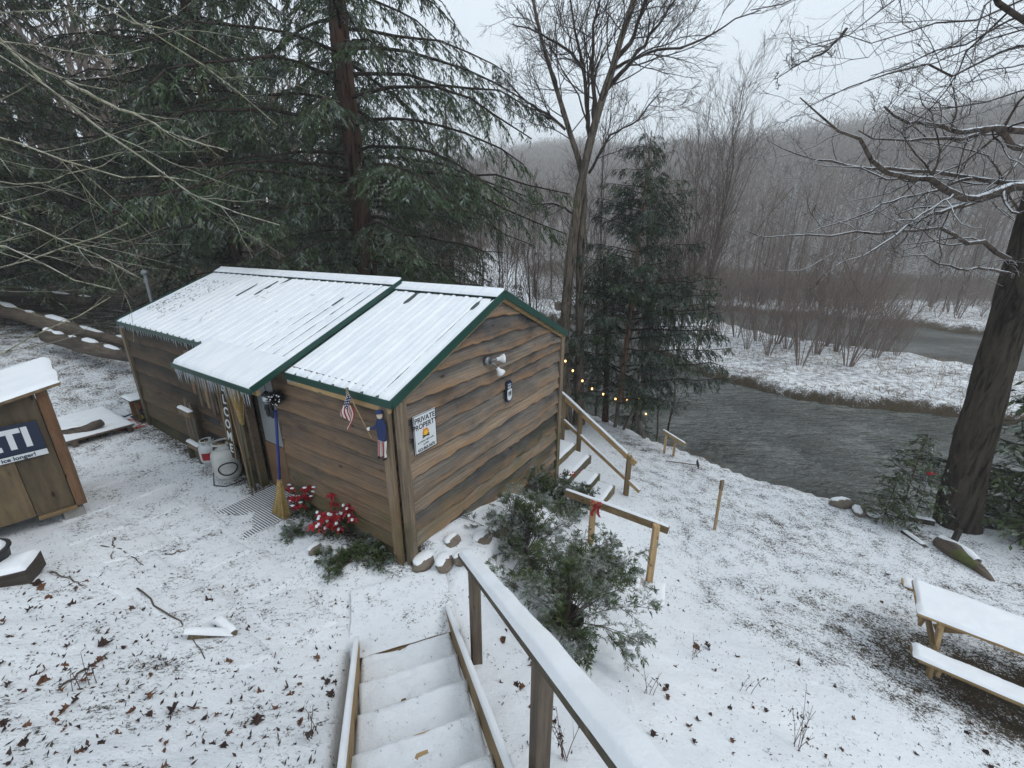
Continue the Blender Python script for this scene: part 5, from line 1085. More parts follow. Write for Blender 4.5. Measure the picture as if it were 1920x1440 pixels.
# second bare tree just past the picture's right side
b2 = on(12.6, 5.2); top2 = b2+np.array([-.2, .3, 13.5])
U_ = [([(1920, 31, 6.3), (1883, 4, 6.1), (1840, -40, 6), (1760, -140, 5.9), (1650, -220, 5.8)], .055, .015), ([(1920, 85, 6.5), (1842, 106, 6.3), (1779, 125, 6.2), (1717, 135, 6.1), (1642, 156, 6.0), (1571, 181, 5.9), (1512, 202, 5.8)], .03, .005), ([(1892, 31, 6.4), (1817, 69, 6.3), (1742, 110, 6.2), (1687, 127, 6.1), (1633, 142, 6.0)], .03, .005),
 ([(1875, 12, 6.6), (1758, 40, 6.5), (1696, 67, 6.4), (1633, 77, 6.3), (1570, 60, 6.2)], .026, .004), ([(1679, 0, 6.2), (1633, 27, 6.1), (1587, 54, 6.0), (1512, 87, 5.9)], .022, .005), ([(1587, 54, 6.0), (1550, 96, 5.9), (1508, 117, 5.8), (1450, 148, 5.7)], .014, .004),
 ([(1600, -60, 6.1), (1492, 0, 5.9), (1454, 10, 5.8), (1408, 19, 5.7)], .018, .005), ([(1920, 162, 6.6), (1854, 183, 6.5), (1800, 204, 6.4), (1750, 206, 6.3), (1690, 230, 6.2)], .026, .004), ([(1920, 120, 7.2), (1840, 140, 7.1), (1760, 190, 7.0), (1700, 180, 6.9)], .02, .004)]
lim = []
for p, a, b in U_:
    w_ = trace(p)
    if p[0][0] > 1860: w_ = np.vstack([[b2[0]-.1, b2[1]+.1, max(4, w_[0][2]-.9)], w_[0]*.5+np.array([b2[0], b2[1], w_[0][2]-.2])*.5, w_])
    elif p[0][1] < 10: w_ = np.vstack([[b2[0], b2[1], 9.5], w_[0]*.5+np.array([b2[0], b2[1], w_[0][2]+1.8])*.5, w_])
    lim.append((w_, a*1.3, b))
limb_tree('overhanging_tree', 'bare tree past the picnic table whose dark branches overhang the river sky', b2, [([b2-[0, 0, .3], b2+[-.05, 0, 4], b2+[-.1, .1, 9], top2], .26, .08)], lim, ('bark_oak', 'limb_dark'), tw3, 8, 18)
# double bare tree beside the steps
bd = on(2.0, 12.4)
def T12(*p): return [dp(x, y, 12.4) for x, y in p]
TA = T12((1062, 800), (1057, 632), (1069, 486), (1086, 364), (1100, 292), (1115, 233), (1134, 170), (1154, 112), (1173, 39), (1193, 0), (1205, -90)); TB = [p+np.array([.13, .25, 0]) for p in T12((1080, 800), (1081, 632), (1081, 486), (1091, 350), (1080, 300), (1061, 243), (1042, 180), (1022, 117), (1000, 40), (985, -40))]
LD = [T12((1154, 112), (1183, 78), (1212, 0), (1230, -70)), T12((1115, 233), (1110, 146), (1112, 63), (1122, 0), (1128, -80)), T12((1108, 262), (1100, 194), (1090, 121), (1076, 39), (1060, -50)), T12((1104, 325), (1129, 282), (1144, 253), (1193, 228), (1240, 170)), T12((1150, 130), (1193, 107), (1241, 92), (1309, 78), (1377, 39), (1426, 19)), T12((1060, 243), (1030, 215), (985, 190), (950, 150)), T12((1075, 400), (1040, 380), (1000, 385), (965, 365)), T12((1135, 170), (1180, 120), (1240, 40), (1290, -40)), T12((1090, 121), (1060, 90), (1010, 60), (960, 45))]
twd = [dict(n=13, L=(.35, .8), ang=(.35, 1.05), tmin=.1, K=9, curl=.16, up=.04, r=.42, rmin=.008, sides=4), dict(n=8, L=(.35, .7), ang=(.3, .95), tmin=.2, K=6, curl=.2, up=.03, r=.55, rmin=.0055), dict(n=4, L=(.35, .8), ang=(.3, .8), tmin=.2, K=4, curl=.14, up=.05, r=.6, rmin=.0042)]
limb_tree('double_bare_tree', 'grey bare tree with two close trunks and fanning upright branches behind the cabin gable', bd, [(TA, .18, .06), (TB, .16, .03)], [(np.array(p), .065 if i_ in (0, 1, 2, 7) else .04, .012) for i_, p in enumerate(LD)]+[(np.array(TA[5:]), .05, .03), (np.array(TB[4:]), .04, .02)], ('bark_grey', 'limb_dark'), twd, 12, 14)
# overhanging pale branches from a tree outside the left edge
bl_ = on(-7.6, 2.2)
FL = [([(0, 67), (67, 142), (142, 200), (213, 262), (249, 293), (302, 338), (382, 382), (440, 396), (489, 420), (524, 422)], 4.2, .017), ([(-10, 50), (58, 115), (124, 153), (218, 171)], 4.1, .012), ([(124, 153), (200, 191), (267, 222), (338, 258), (427, 284)], 4.1, .009), ([(0, 258), (89, 291), (187, 329), (240, 333), (373, 340)], 3.9, .010), ([(0, 404), (67, 433), (147, 467), (196, 489), (253, 516)], 3.8, .009),
 ([(0, 467), (44, 478), (111, 507), (164, 529), (218, 544)], 3.7, .010), ([(0, 515), (67, 484), (133, 453), (240, 418)], 3.7, .007), ([(0, 657), (40, 637), (80, 620), (130, 602), (207, 557)], 3.6, .009), ([(120, -15), (155, 0), (284, 40), (356, 71), (420, 110)], 4.4, .010), ([(0, 20), (60, 30), (140, 20), (200, 60)], 4.3, .009), ([(0, 330), (60, 345), (120, 330), (200, 310)], 4.0, .006), ([(200, -20), (300, 60), (420, 150), (520, 235)], 4.6, .008)]
lim = []
for p, Yd, r in FL:
    w_ = np.array([dp(x, y, Yd) for x, y in p])
    if p[0][0] <= 0: w_ = np.vstack([[bl_[0]+.1, bl_[1], w_[0][2]*.9+.3], w_])
    elif p[0][1] < 0: w_ = np.vstack([[bl_[0]+.1, bl_[1], 6.8], w_])
    lim.append((w_, r*1.5, .004))
twl = [dict(n=9, L=(.12, .35), ang=(.3, .8), tmin=.3, K=6, curl=.12, up=.02, r=.5, rmin=.002, sides=4), dict(n=3, L=(.2, .5), ang=(.3, .8), tmin=.2, K=4, curl=.15, r=.6, rmin=.0014)]
limb_tree('pale_branched_tree', 'bare tree beyond the shed with thin pale mossy branches arching across the cabin', bl_, [([bl_-[0, 0, .3], bl_+[.05, .05, 2.5], bl_+[.1, .1, 7.5]], .14, .05)], lim, ('bark_grey', 'limb_pale'), twl, 21, 16)

# ---- generic bare trees
def bare_geo(seed, H, r0, nb, L, ang=(.35, .8), up=.10, tmin=.35, n2=7, n3=3, rm=.006, ns=(8, 4, 3, 3)):
    rg = np.random.RandomState(seed); K = 9; z = np.linspace(-.3, H, K); P = np.stack([np.cumsum(rg.normal(size=K))*.012*H, np.cumsum(rg.normal(size=K))*.012*H, z], 1)[None]; P[0, :, :2] -= P[0, :1, :2]
    Rr = np.linspace(r0, r0*.18, K)[None]; tr = tubes(P, Rr, ns[0]); c1 = spawn(P, Rr, nb, rg, L, ang, tmin, 7, .10, up, .42, rm); c2 = spawn(c1[0], c1[1], n2, rg, (.3, .65), (.3, .8), .2, 4, .14, up*.6, .5, rm*.8); parts = [tubes(c1[0], c1[1], ns[1]), tubes(c2[0], c2[1], ns[2])]
    if n3: c3 = spawn(c2[0], c2[1], n3, rg, (.35, .8), (.3, .8), .2, 3, .14, .03, .6, rm*.65); parts.append(tubes(c3[0], c3[1], ns[3]))
    return tr, join(parts)
def bare_thing(name, label, geo, loc, mats, group=None, rz=0):
    o = thing(name, label, 'tree', loc, rz, group); link('trunk', np_mesh('trunk', *geo[0], [mats[0]]), o); link('crown', np_mesh('crown', *geo[1], [mats[1]]), o); return o
# slim saplings fanning up behind the spruce
gS = [bare_geo(30+k, 9.5, .05, 22, (.3, .55), (.15, .45), .12, .15, 8, 4, .007) for k in range(2)]
s0 = bare_thing('bare_sapling', 'slim bare sapling with upswept twigs behind the spruce', gS[0], on(4.6, 14.6), ('bark_grey', 'twig'), 'saplings behind the spruce'); s1 = bare_thing('bare_sapling', 'slim bare sapling with upswept twigs behind the spruce', gS[1], on(5.2, 15.4, .2), ('bark_grey', 'twig'), 'saplings behind the spruce')
for k, (x, y, sc) in enumerate(((5.0, 13.2, .8), (4.3, 15.8, 1.0), (5.9, 14.3, .85), (3.3, 15.2, 1.1), (2.6, 16.2, 1.0))): copy_thing((s0, s1)[k % 2], on(x, y, 0 if gz(x, y) > -3.3 else .4), k*1.7, sc)
for k, (x, y, sc) in enumerate(((10.0, 24.6, 1.4), (11.6, 25.5, 1.5), (12.8, 28, 1.6))): copy_thing((s0, s1)[k % 2], on(x, y), k*2.7, sc, 'slim bare sapling with upswept twigs at the upstream tip of the island', 'saplings on the island tip')
for k, (x, y, sc) in enumerate(((-2.2, 17, .9), (-.8, 19, 1.), (-3.2, 20, 1.05), (.8, 16, .8), (-.2, 14.2, .7), (-1.8, 22, 1.), (-5, 22, 1.), (1.0, 21, .9), (-6.4, 17.2, .8))): copy_thing((s0, s1)[k % 2], on(x, y), k*2.1, sc, 'slim bare sapling in the thicket beyond the cabin ridge', 'saplings beyond the ridge')
# crooked small trunks on the shore by the spruce
for k, (p, r, lab) in enumerate(((((1212, 822), (1195, 780), (1203, 740), (1225, 680), (1240, 640)), .05, 'thin crooked trunk leaning over the water beside the spruce'), (((1165, 805), (1185, 775), (1200, 745), (1205, 700)), .05, 'low slanting stem between the spruce and the water'), (((1098, 757), (1108, 720), (1118, 680), (1122, 600), (1125, 500)), .10, 'dark slender trunk between the double tree and the spruce'), (((1135, 790), (1138, 700), (1135, 600), (1133, 480)), .11, 'dark straight trunk just left of the spruce trunk'), (((1152, 800), (1160, 760), (1166, 720), (1170, 660)), .06, 'short mossy stem behind the spruce trunk'))):
    q = hit(*p[0]); pts = [q-[0, 0, .2]]+[dp(x, y, q[1]+.15*i_) for i_, (x, y) in enumerate(p[1:])]; limb_tree('shore_sapling', lab, q, [(pts, r, r*.4)], [(np.array(pts[-3:]), r*.4, .005)], ('bark_grey' if k != 3 else 'bark_hemlock', 'twig'), [dict(n=12, L=(.4, .9), ang=(.4, 1.), tmin=.1, K=6, curl=.15, up=.08, r=.4, rmin=.003), dict(n=6, L=(.3, .6), ang=(.4, 1.), tmin=.1, K=4, curl=.15, r=.5, rmin=.002)], 40+k, 8, 'stems on the shore')
# ---- island shrubs
def shrub_geo(seed, H, ns=18, sp=.5, rm=.006):
    rg = np.random.RandomState(seed); K = 6; az = rg.uniform(0, 6.3, ns); tl_ = rg.uniform(.1, sp, ns); L = H*rg.uniform(.6, 1.05, ns); t = np.linspace(0, 1, K)
    P = np.zeros((ns, K, 3)); P[:, :, 0] = np.cos(az)[:, None]*(.12+tl_[:, None]*L[:, None]*t**1.2); P[:, :, 1] = np.sin(az)[:, None]*(.12+tl_[:, None]*L[:, None]*t**1.2); P[:, :, 2] = L[:, None]*t-.1
    Rr = np.linspace(.022, .008, K)[None]*np.ones((ns, 1)); c1 = spawn(P, Rr, 8, rg, (.3, .6), (.25, .7), .25, 5, .14, .06, .6, rm); c2 = spawn(c1[0], c1[1], 4, rg, (.3, .7), (.3, .8), .2, 3, .15, .03, .6, rm*.7)
    return tubes(P, Rr, 4), join([tubes(c1[0], c1[1], 3), tubes(c2[0], c2[1], 3)])
gH = [shrub_geo(50, 4.6, 13, .42, .008), shrub_geo(51, 3.6, 11, .6, .008)]
sh = []
for k, g in enumerate(gH):
    o = thing('island_shrub', 'leafless reddish shrub on the snowy island', 'shrub', (0, 0, 0), 0, 'shrubs on the island'); link('stems', np_mesh('stems', *g[0], ['twig_red']), o); link('twigs', np_mesh('twigs', *g[1], ['twig_red']), o); sh.append(o)
spots = [(1500, 688, 1.0, 0), (1440, 668, .8, 1), (1590, 688, 1.1, 1), (1640, 672, .9, 1), (1530, 665, 1.15, 0), (1400, 655, .8, 1), (1570, 660, 1.1, 0), (1455, 645, 1.2, 0), (1620, 655, .9, 0), (1350, 640, .8, 1), (1380, 632, 1., 0), (1680, 668, .7, 1), (1500, 640, 1.1, 1), (1545, 650, 1., 0), (1475, 655, .9, 1), (1420, 640, 1., 0), (1600, 645, 1., 0), (1660, 655, .8, 1), (1330, 625, .9, 0)]
for k, (px, py, sc, v_) in enumerate(spots):
    sc *= 1.2; p = gp(px, py, -2.85); p = on(p[0], p[1]); 
    if p[2] < -3.1: p[2] = -3.0
    if k < 1 or (k == 1): sh[v_].location = tuple(p); sh[v_].scale = (sc,)*3
    else: copy_thing(sh[v_], p, k*1.3, sc)
# ---- woods across the river
gF = [bare_geo(60, 13, .17, 20, (.25, .5), (.4, .9), .08, .3, 7, 3, .014, (7, 4, 3, 3)), bare_geo(61, 15, .14, 18, (.22, .4), (.3, .7), .12, .45, 7, 3, .013, (7, 4, 3, 3)), bare_geo(62, 10, .10, 16, (.3, .55), (.4, .9), .08, .25, 6, 3, .012, (6, 4, 3, 3))]
FLAB = ('broad-crowned bare tree in the woods across the river', 'tall straight bare tree in the woods across the river', 'small bushy bare tree in the woods across the river')
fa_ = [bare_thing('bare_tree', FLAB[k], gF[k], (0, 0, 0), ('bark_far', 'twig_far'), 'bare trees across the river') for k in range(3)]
rg = np.random.RandomState(77); first = [True]*3; cnt = 0
for k in range(400):
    if cnt >= 80: break
    u = rg.uniform(0, 1); s_ = rg.uniform(1.2, 16)
    a = np.array([14, 52.5])*(1-u)+np.array([62, 24.5])*u; p = a+np.array([.68, .73])*s_
    z = gz(*p)
    if z < -3: continue
    v_ = rg.choice(3, p=[.35, .4, .25]); sc = rg.uniform(.45, .85); cnt += 1
    if first[v_]: fa_[v_].location = (p[0], p[1], z); fa_[v_].scale = (.75,)*3; first[v_] = False
    else: copy_thing(fa_[v_], (p[0], p[1], z), rg.uniform(0, 6.3), sc)
for k in range(14):     # and upstream behind the grove
    p = np.array([rg.uniform(-14, 12), rg.uniform(50, 64)]); copy_thing(fa_[k % 3], on(*p), rg.uniform(0, 6.3), rg.uniform(.7, 1.1))
# ---- hillside forest as one mass
def forest(name, n, place, protos, seed, mat, sc=(.7, 1.2), zf=None):
    rg = np.random.RandomState(seed); P = place(rg, n); Z_ = ground(P[:, 0], P[:, 1]); k = Z_ > -3; P = P[k]; Z_ = Z_[k]; Vs, Fs, off = [], [], 0
    pi = rg.randint(0, len(protos), len(P)); an = rg.uniform(0, 6.3, len(P)); ss = rg.uniform(*sc, len(P))
    for j, (V, F) in enumerate(protos):
        i = np.where(pi == j)[0]; c, s = np.cos(an[i])[:, None], np.sin(an[i])[:, None]
        W_ = np.stack([(V[None, :, 0]*c-V[None, :, 1]*s)*ss[i][:, None]+P[i, 0][:, None], (V[None, :, 0]*s+V[None, :, 1]*c)*ss[i][:, None]+P[i, 1][:, None], V[None, :, 2]*ss[i][:, None]+Z_[i][:, None]], -1)
        Vs.append(W_.reshape(-1, 3)); Fs.append((F[None]+(np.arange(len(i))*len(V))[:, None, None]+off).reshape(-1, 4)); off += len(i)*len(V)
    return tag(link(name, np_mesh(name, np.concatenate(Vs), np.concatenate(Fs), [mat])), kind='stuff')
def low_tree(seed, H, r0=.11, nb=12, n2=4, rm=.03):
    rg = np.random.RandomState(seed); z = np.linspace(-.5, H, 4); P = np.stack([rg.normal(size=4)*.15, rg.normal(size=4)*.15, z], 1)[None]; Rr = np.linspace(r0, .03, 4)[None]
    c1 = spawn(P, Rr, nb, rg, (.22, .42), (.35, .8), .35, 3, .1, .15, .45, rm); c2 = spawn(c1[0], c1[1], n2, rg, (.4, .8), (.3, .8), .2, 2, .1, .1, .6, rm*.75); return join([tubes(P, Rr, 4), tubes(c1[0], c1[1], 3), tubes(c2[0], c2[1], 3)])
pr = [low_tree(80+k, (11, 13, 9.5, 12)[k]) for k in range(4)]
def floorp(rg, n):
    s = 12+rg.uniform(0, 1, n)*62; w = rg.uniform(-75, 120, n); return np.stack([23+.68*s+.73*w, 47+.73*s-.68*w], 1)
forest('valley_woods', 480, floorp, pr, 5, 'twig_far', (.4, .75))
def mini_tree(seed, H):
    rg = np.random.RandomState(seed); z = np.array([-1, H*.5, H]); P = np.stack([rg.normal(size=3)*.25, rg.normal(size=3)*.25, z], 1)[None]; parts = [tubes(P, np.array([[.2, .14, .06]]), 3)]
    n = 19; zb = H*rg.uniform(.35, 1., n); a = rg.uniform(0, 6.3, n); S = np.stack([0*zb, 0*zb, zb], 1); r = rg.uniform(0, 1, n)[:, None]; S += np.stack([np.cos(a), np.sin(a), 0*a+.6], 1)*r*2.2; d = np.stack([np.cos(a), np.sin(a), rg.uniform(.3, 1.4, n)], 1)
    parts.append(leaves(S, d, rg.normal(size=(n, 3)), rg.uniform(1.6, 3.6, n), rg.uniform(.14, .30, n))); return join(parts)
mp = [mini_tree(100+k, (13, 16, 11, 14)[k]) for k in range(4)]
def hillp(rg, n):
    s = 55+rg.uniform(0, 1, n)**.85*300; w = rg.uniform(-300, 260, n); return np.stack([23+.68*s+.73*w, 47+.73*s-.68*w], 1)
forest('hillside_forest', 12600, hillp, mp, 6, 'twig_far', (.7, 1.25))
def hillq(rg, n):
    s = rg.uniform(60, 345, n); w = rg.uniform(-260, 240, n); P = np.stack([23+.68*s+.73*w, 47+.73*s-.68*w], 1); m = fbm(P[:, 0]*.018, P[:, 1]*.018, 2, 31)+.25*sstep(230, 330, s) > .30; return P[m]
def cone_tree(seed):
    rg = np.random.RandomState(seed); n = 90; z = rg.uniform(1, 11, n); a = rg.uniform(0, 6.3, n); r = (11.5-z)*.26; S = np.stack([0*z, 0*z, z], 1); d = np.stack([np.cos(a), np.sin(a), -.35+0*a], 1); return leaves(S, d, np.array([0, 0, 1.])+rg.normal(size=(n, 3))*.5, r*1.05, r*.55)
forest('hillside_evergreens', 2200, hillq, [cone_tree(1), cone_tree(2)], 9, 'hemlock', (.7, 1.25))
def rearp(rg, n): return np.stack([rg.uniform(-60, -10, n), rg.uniform(26, 75, n)], 1)
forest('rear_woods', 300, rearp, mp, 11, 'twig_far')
# brush thicket across the river and behind the cabin
def brush(rg, n):
    u = rg.uniform(0, 1, n)[:, None]; return np.array([12, 52.])*(1-u)+np.array([70, 21.])*u+np.array([.68, .73])*rg.uniform(.6, 14, n)[:, None]
def light_shrub(seed, H):
    g = shrub_geo(seed, H, 7, .5, .012)[0]; rg = np.random.RandomState(seed); n = 90; a = rg.uniform(0, 6.3, n); r = rg.uniform(.1, .55, n)*H; z = rg.uniform(.3, .8, n)*H
    S = np.stack([np.cos(a)*r*z/H, np.sin(a)*r*z/H, z], 1); d = np.stack([np.cos(a)*.5, np.sin(a)*.5, np.ones(n)], 1)+rg.normal(size=(n, 3))*.35; return join([g, leaves(S, d, rg.normal(size=(n, 3)), rg.uniform(.25, .45, n)*H, np.full(n, .022))])
sb = [light_shrub(90+k, 2.2) for k in range(3)]
forest('far_bank_brush', 230, brush, sb, 13, 'twig_red', (.7, 1.6))

# ================================================================== PLANTS AND LITTER
def bush_geo(seed, n, R, H, leaf, stems=26, droop=.3):
    """loose evergreen bush made of arching sprays"""
    rg = np.random.RandomState(seed); az = rg.uniform(0, 6.3, stems); L = rg.uniform(.6, 1.1, stems); K = 7; t = np.linspace(0, 1, K)
    P = np.zeros((stems, K, 3)); hr_ = rg.uniform(.2, 1., stems)
    P[:, :, 0] = np.cos(az)[:, None]*(R*hr_*L)[:, None]*t**.9; P[:, :, 1] = np.sin(az)[:, None]*(R*hr_*L)[:, None]*t**.9; P[:, :, 2] = H*(L*(1.1-.5*hr_))[:, None]*(t-droop*hr_[:, None]*t**2.5)
    Rr = np.linspace(.008, .002, K)[None]*np.ones((stems, 1)); c1 = spawn(P, Rr, 9, rg, (.25, .5), (.4, 1.), .15, 5, .1, -.04, .6, .002)
    c2 = spawn(c1[0], c1[1], 4, rg, (.3, .6), (.4, .9), .15, 4, .1, -.05, .6, .0015)
    tw_ = np.concatenate([c1[0][:, [0, 2, 3, 4]], c2[0]]); i = np.repeat(np.arange(len(tw_)), n); u = rg.uniform(.05, 1, len(i)); q = u*3; a = np.minimum(q.astype(int), 2); w = (q-a)[:, None]
    S = tw_[i, a]*(1-w)+tw_[i, a+1]*w; T = tw_[i, a+1]-tw_[i, a]; T /= np.maximum(1e-9, np.linalg.norm(T, axis=1, keepdims=True)); X_ = np.stack([-T[:, 1], T[:, 0], 0*u], 1)+1e-4; X_ /= np.linalg.norm(X_, axis=1, keepdims=True)
    d = T*.7+X_*np.where(rg.rand(len(i)) < .5, -1, 1)[:, None]*.75+rg.normal(size=S.shape)*.15; lf = leaves(S, d, np.array([0, 0, 1.])+rg.normal(size=S.shape)*.35, rg.uniform(.6, 1.3, len(i))*leaf[0], rg.uniform(.7, 1.2, len(i))*leaf[1])
    return join([tubes(P, Rr, 4), tubes(c1[0], c1[1], 3), tubes(c2[0], c2[1], 3)]), lf
BUSHM = {}
def bush(name, label, geo, loc, mat='hemlock_fresh', rz=0, sc=1., group=None, cat='plant'):
    o = thing(name, label, cat, loc, rz, group); o.scale = (sc,)*3; key = (id(geo), mat)
    if key not in BUSHM: BUSHM[key] = (np_mesh('stems', *geo[0], ['twig']), np_mesh('foliage', *geo[1], [mat], smooth=False))
    link('stems', BUSHM[key][0], o)['kind'] = 'stuff'; link('foliage', BUSHM[key][1], o); return o
# potted hemlock beside the handrail
pc = hit(1062, 1178); pt_ = thing('plant_pot', 'dark plastic pot set on the snowy slope holding hemlock branches', 'plant pot', pc-[0, 0, .1]); MB().lathe([(.13, -.05), (.17, .24), (.185, .25), (.185, .28), (.165, .28), (.155, .22)], n=22).build('pot_body', 'pot', pt_, smooth=True)
GP = bush_geo(5, 17, .95, .95, (.042, .0075), 34, .55); bush('potted_hemlock', 'bushy snow-dusted hemlock branches spilling from the dark pot', GP, pc+[0, 0, .1], sc=1.05)
GQ = bush_geo(6, 16, .85, .8, (.042, .0078), 30, .5)
for k, (px, py, sc, lab) in enumerate(((985, 1040, 1.05, 'snow-dusted evergreen shrub between the handrail and the gable wall'), (1075, 955, .8, 'dark evergreen shrub against the right end of the gable wall'), (1120, 1085, .8, 'spreading evergreen shrub round the bow post'), (1030, 945, .95, 'small dark evergreen shrub touching the gable corner'))):
    bush('evergreen_shrub', lab, GQ if k % 2 else GP, hit(px, py), 'hemlock_fresh' if k != 1 else 'hemlock', k*1.9, sc, 'evergreen shrubs by the gable')
sb_ = hit(1090, 905); m = MB(); rg = np.random.RandomState(4)
bb = thing('red_berries', 'cluster of red winter berries among the shrub by the side stairs', 'berries', hit(1068, 925)+[0, 0, .45])
for k in range(16): MB().ell(rg.normal(size=3)*[.09, .07, .035], .017, 7, 5).build('berry', 'red_cloth', bb, smooth=True)
# poinsettia-like artificial flowers
def flower_clump(name, label, px, py, n, sd, R):
    p = hit(px, py); o = thing(name, label, 'flowers', p, sd); o.scale = (1.25,)*3; rg = np.random.RandomState(sd)
    for k in range(n):
        c = np.array([rg.normal()*R*.5, rg.normal()*R*.5, .12+rg.uniform(0, .24)]); MB().tube([(c[0]*.3, c[1]*.3, -.05), c*.7, c], .005, 5).build('stem', 'grass_green', o)
        m = MB(); fl_n = 7
        for j in range(fl_n):
            a = j*6.283/fl_n+rg.uniform(-.2, .2); L = rg.uniform(.05, .08); dx, dy = math.cos(a), math.sin(a); wx_, wy_ = -dy*.02, dx*.02; z1 = rg.uniform(-.01, .03)
            m.add([c, c+[dx*L*.5+wx_, dy*L*.5+wy_, z1], c+[dx*L, dy*L, z1-.035], c+[dx*L*.5-wx_, dy*L*.5-wy_, z1]], [(0, 1, 2), (0, 2, 3)])
        h_ = m.build('blossom', 'red_cloth', o)
        if rg.rand() < .6:
            m = MB()
            for j in range(2):
                a = rg.uniform(0, 6.3); q_ = c+np.array([math.cos(a)*.05, math.sin(a)*.05, .018]); m.ell(q_, (.026, .016, .009), 8, 4, .15, j)
            m.build('snow_dab', 'snow', o, smooth=True)['kind'] = 'stuff'
    for k in range(22):
        a = rg.uniform(0, 6.3); r = rg.uniform(.05, R*1.2); q_ = np.array([math.cos(a)*r*.6, math.sin(a)*r*.6, rg.uniform(.03, .2)]); d_ = np.array([math.cos(a), math.sin(a), -.3])*.12; s_ = np.array([-math.sin(a), math.cos(a), 0])*.025
        MB().add([q_, q_+d_*.5+s_, q_+d_, q_+d_*.5-s_], [(0, 1, 2), (0, 2, 3)]).build('leaf', 'grass_green', o)
    return o
flower_clump('red_flowers', 'smaller clump of red artificial poinsettias close to the doorway', 576, 962, 14, 3, .15)
flower_clump('red_flowers', 'larger snow-dabbed clump of red artificial poinsettias against the side wall', 632, 1002, 22, 5, .22)
# low ground plants by the wall
GL = bush_geo(8, 6, .38, .17, (.04, .011), 14, .6)
for k, (px, py, sc, lab) in enumerate(((560, 1000, .9, 'low green ground plant between the doormat and the flowers'), (690, 1020, 1.1, 'low evergreen ground plant at the foot of the side wall'), (655, 1055, 1., 'snow-flecked ground plant in front of the larger flowers'), (720, 1050, .9, 'low ground plant by the front corner post'), (612, 1050, .8, 'ground plant at the tip of the snowy flower bed'))):
    bush('ground_plant', lab, GL, hit(px, py), 'hemlock_fresh', k*2.2, sc, 'ground plants along the side wall')
# red flower and tufts at the big trunk
rf = hit(1744, 900); rp = dp(1744, 888, 7.7); o = thing('red_bird_ornament', 'small red ornament on a thin stake left of the big trunk', 'ornament', rp); MB().tube([(0, 0, -1.3), (0, 0, 0)], .006, 5).build('stake', 'dark_iron', o); MB().ell((0, 0, .0), (.07, .03, .035), 9, 6, .1).build('body', 'red_cloth', o, smooth=True); MB().ell((-.06, 0, .03), (.025, .022, .025), 8, 5).build('head', 'red_cloth', o, smooth=True); MB().prism([(.05, -.004, .0), (.13, -.004, -.02), (.13, -.004, .02)], (0, 1, 0), .008).build('tail', 'red_cloth', o)
# ---- blades of dry grass: island, bank edge
def blades(name, P, rg, L, w, mat, lean=.5, parent=None):
    n = len(P); d = np.stack([rg.normal(size=n)*lean, rg.normal(size=n)*lean, np.ones(n)], 1); V, F = leaves(P, d, rg.normal(size=(n, 3)), rg.uniform(*L, n), np.full(n, w)*rg.uniform(.6, 1.3, n))
    return tag(link(name, np_mesh(name, V, F, [mat], smooth=False), parent), kind='stuff')
rg = np.random.RandomState(15); n = 26000; x = rg.uniform(8, 45, n); y = rg.uniform(8, 46, n); zc = ground(x, y); d_1 = sdist(CH1, x, y); k = (zc > -3.15) & (zc < -2.2) & (x*.5+y > 23) & (d_1 > 0) & (sdist(CH2, x, y) > 0) & (fbm(x*.6, y*.6, 3, 41) > -.12); P = np.stack([x, y, zc-.03], 1)[k]
blades('island_grass', P, rg, (.12, .45), .022, 'dry_grass', .6)
n = 30000; x = rg.uniform(-4, 16, n); y = rg.uniform(3, 22, n); d_1 = sdist(CH1, x, y); k = (d_1 > -.1) & (d_1 < .55) & (fbm(x*1.2, y*1.2, 2, 44) > .05); zc = ground(x[k], y[k]); P = np.stack([x[k], y[k], zc-.02], 1)[zc > -3.15]
blades('bank_grass', P, rg, (.1, .35), .012, 'dry_grass', .7)
# ---- small litter poking through the snow
n = 220000; x = rg.uniform(-14, 16, n); y = rg.uniform(.6, 16, n); zc = None
a_2, b_2_ = in_cabin(x, y); den = .16+.42*((x > 2) & (y < 12)) + .35*(x < -6)*(y > 5)+.5*((x < -.5) & (y < 4))+.25*((x < -1.5) & (y > 4)); den = den*(.25+1.6*np.clip(fbm(x*.7, y*.7, 3, 51)+.35, 0, 1))
den += 1.2*np.exp(-(((x-6.3)/1.4)**2+((y-3.7)/1.0)**2))
k = (rg.rand(n) < den*.8) & ~((a_2 > -.1) & (a_2 < 4.1) & (b_2_ > -.1) & (b_2_ < 7.6)) & (sdist(CH1, x, y) > .2); x, y = x[k], y[k]
# keep the stairs clear
uu = -((x+.98)*_sx+(y-2.94)*_sy); ww = np.abs((x+.98)*_sy-(y-2.94)*_sx); k = ~((uu > -1.3) & (ww < .55)); x, y = x[k], y[k]
zc = vsurf(x, y); m_ = len(x); dd = np.stack([rg.normal(size=m_), rg.normal(size=m_), rg.uniform(.05, .9, m_)], 1); V, F = leaves(np.stack([x, y, zc-.004], 1), dd, rg.normal(size=(m_, 3))+[0, 0, 1.2], rg.uniform(.008, .042, m_)*np.where((x < -.3) & (y < 3.6), 1.35, 1.), rg.uniform(.003, .013, m_)*np.where((x < -.3) & (y < 3.6), 1.6, 1.))
tag(link('ground_litter', np_mesh('ground_litter', V, F, ['litter', 'dry_leaf_dark'], (rg.rand(m_) < .4).astype(int), smooth=False), GROUND), kind='stuff')
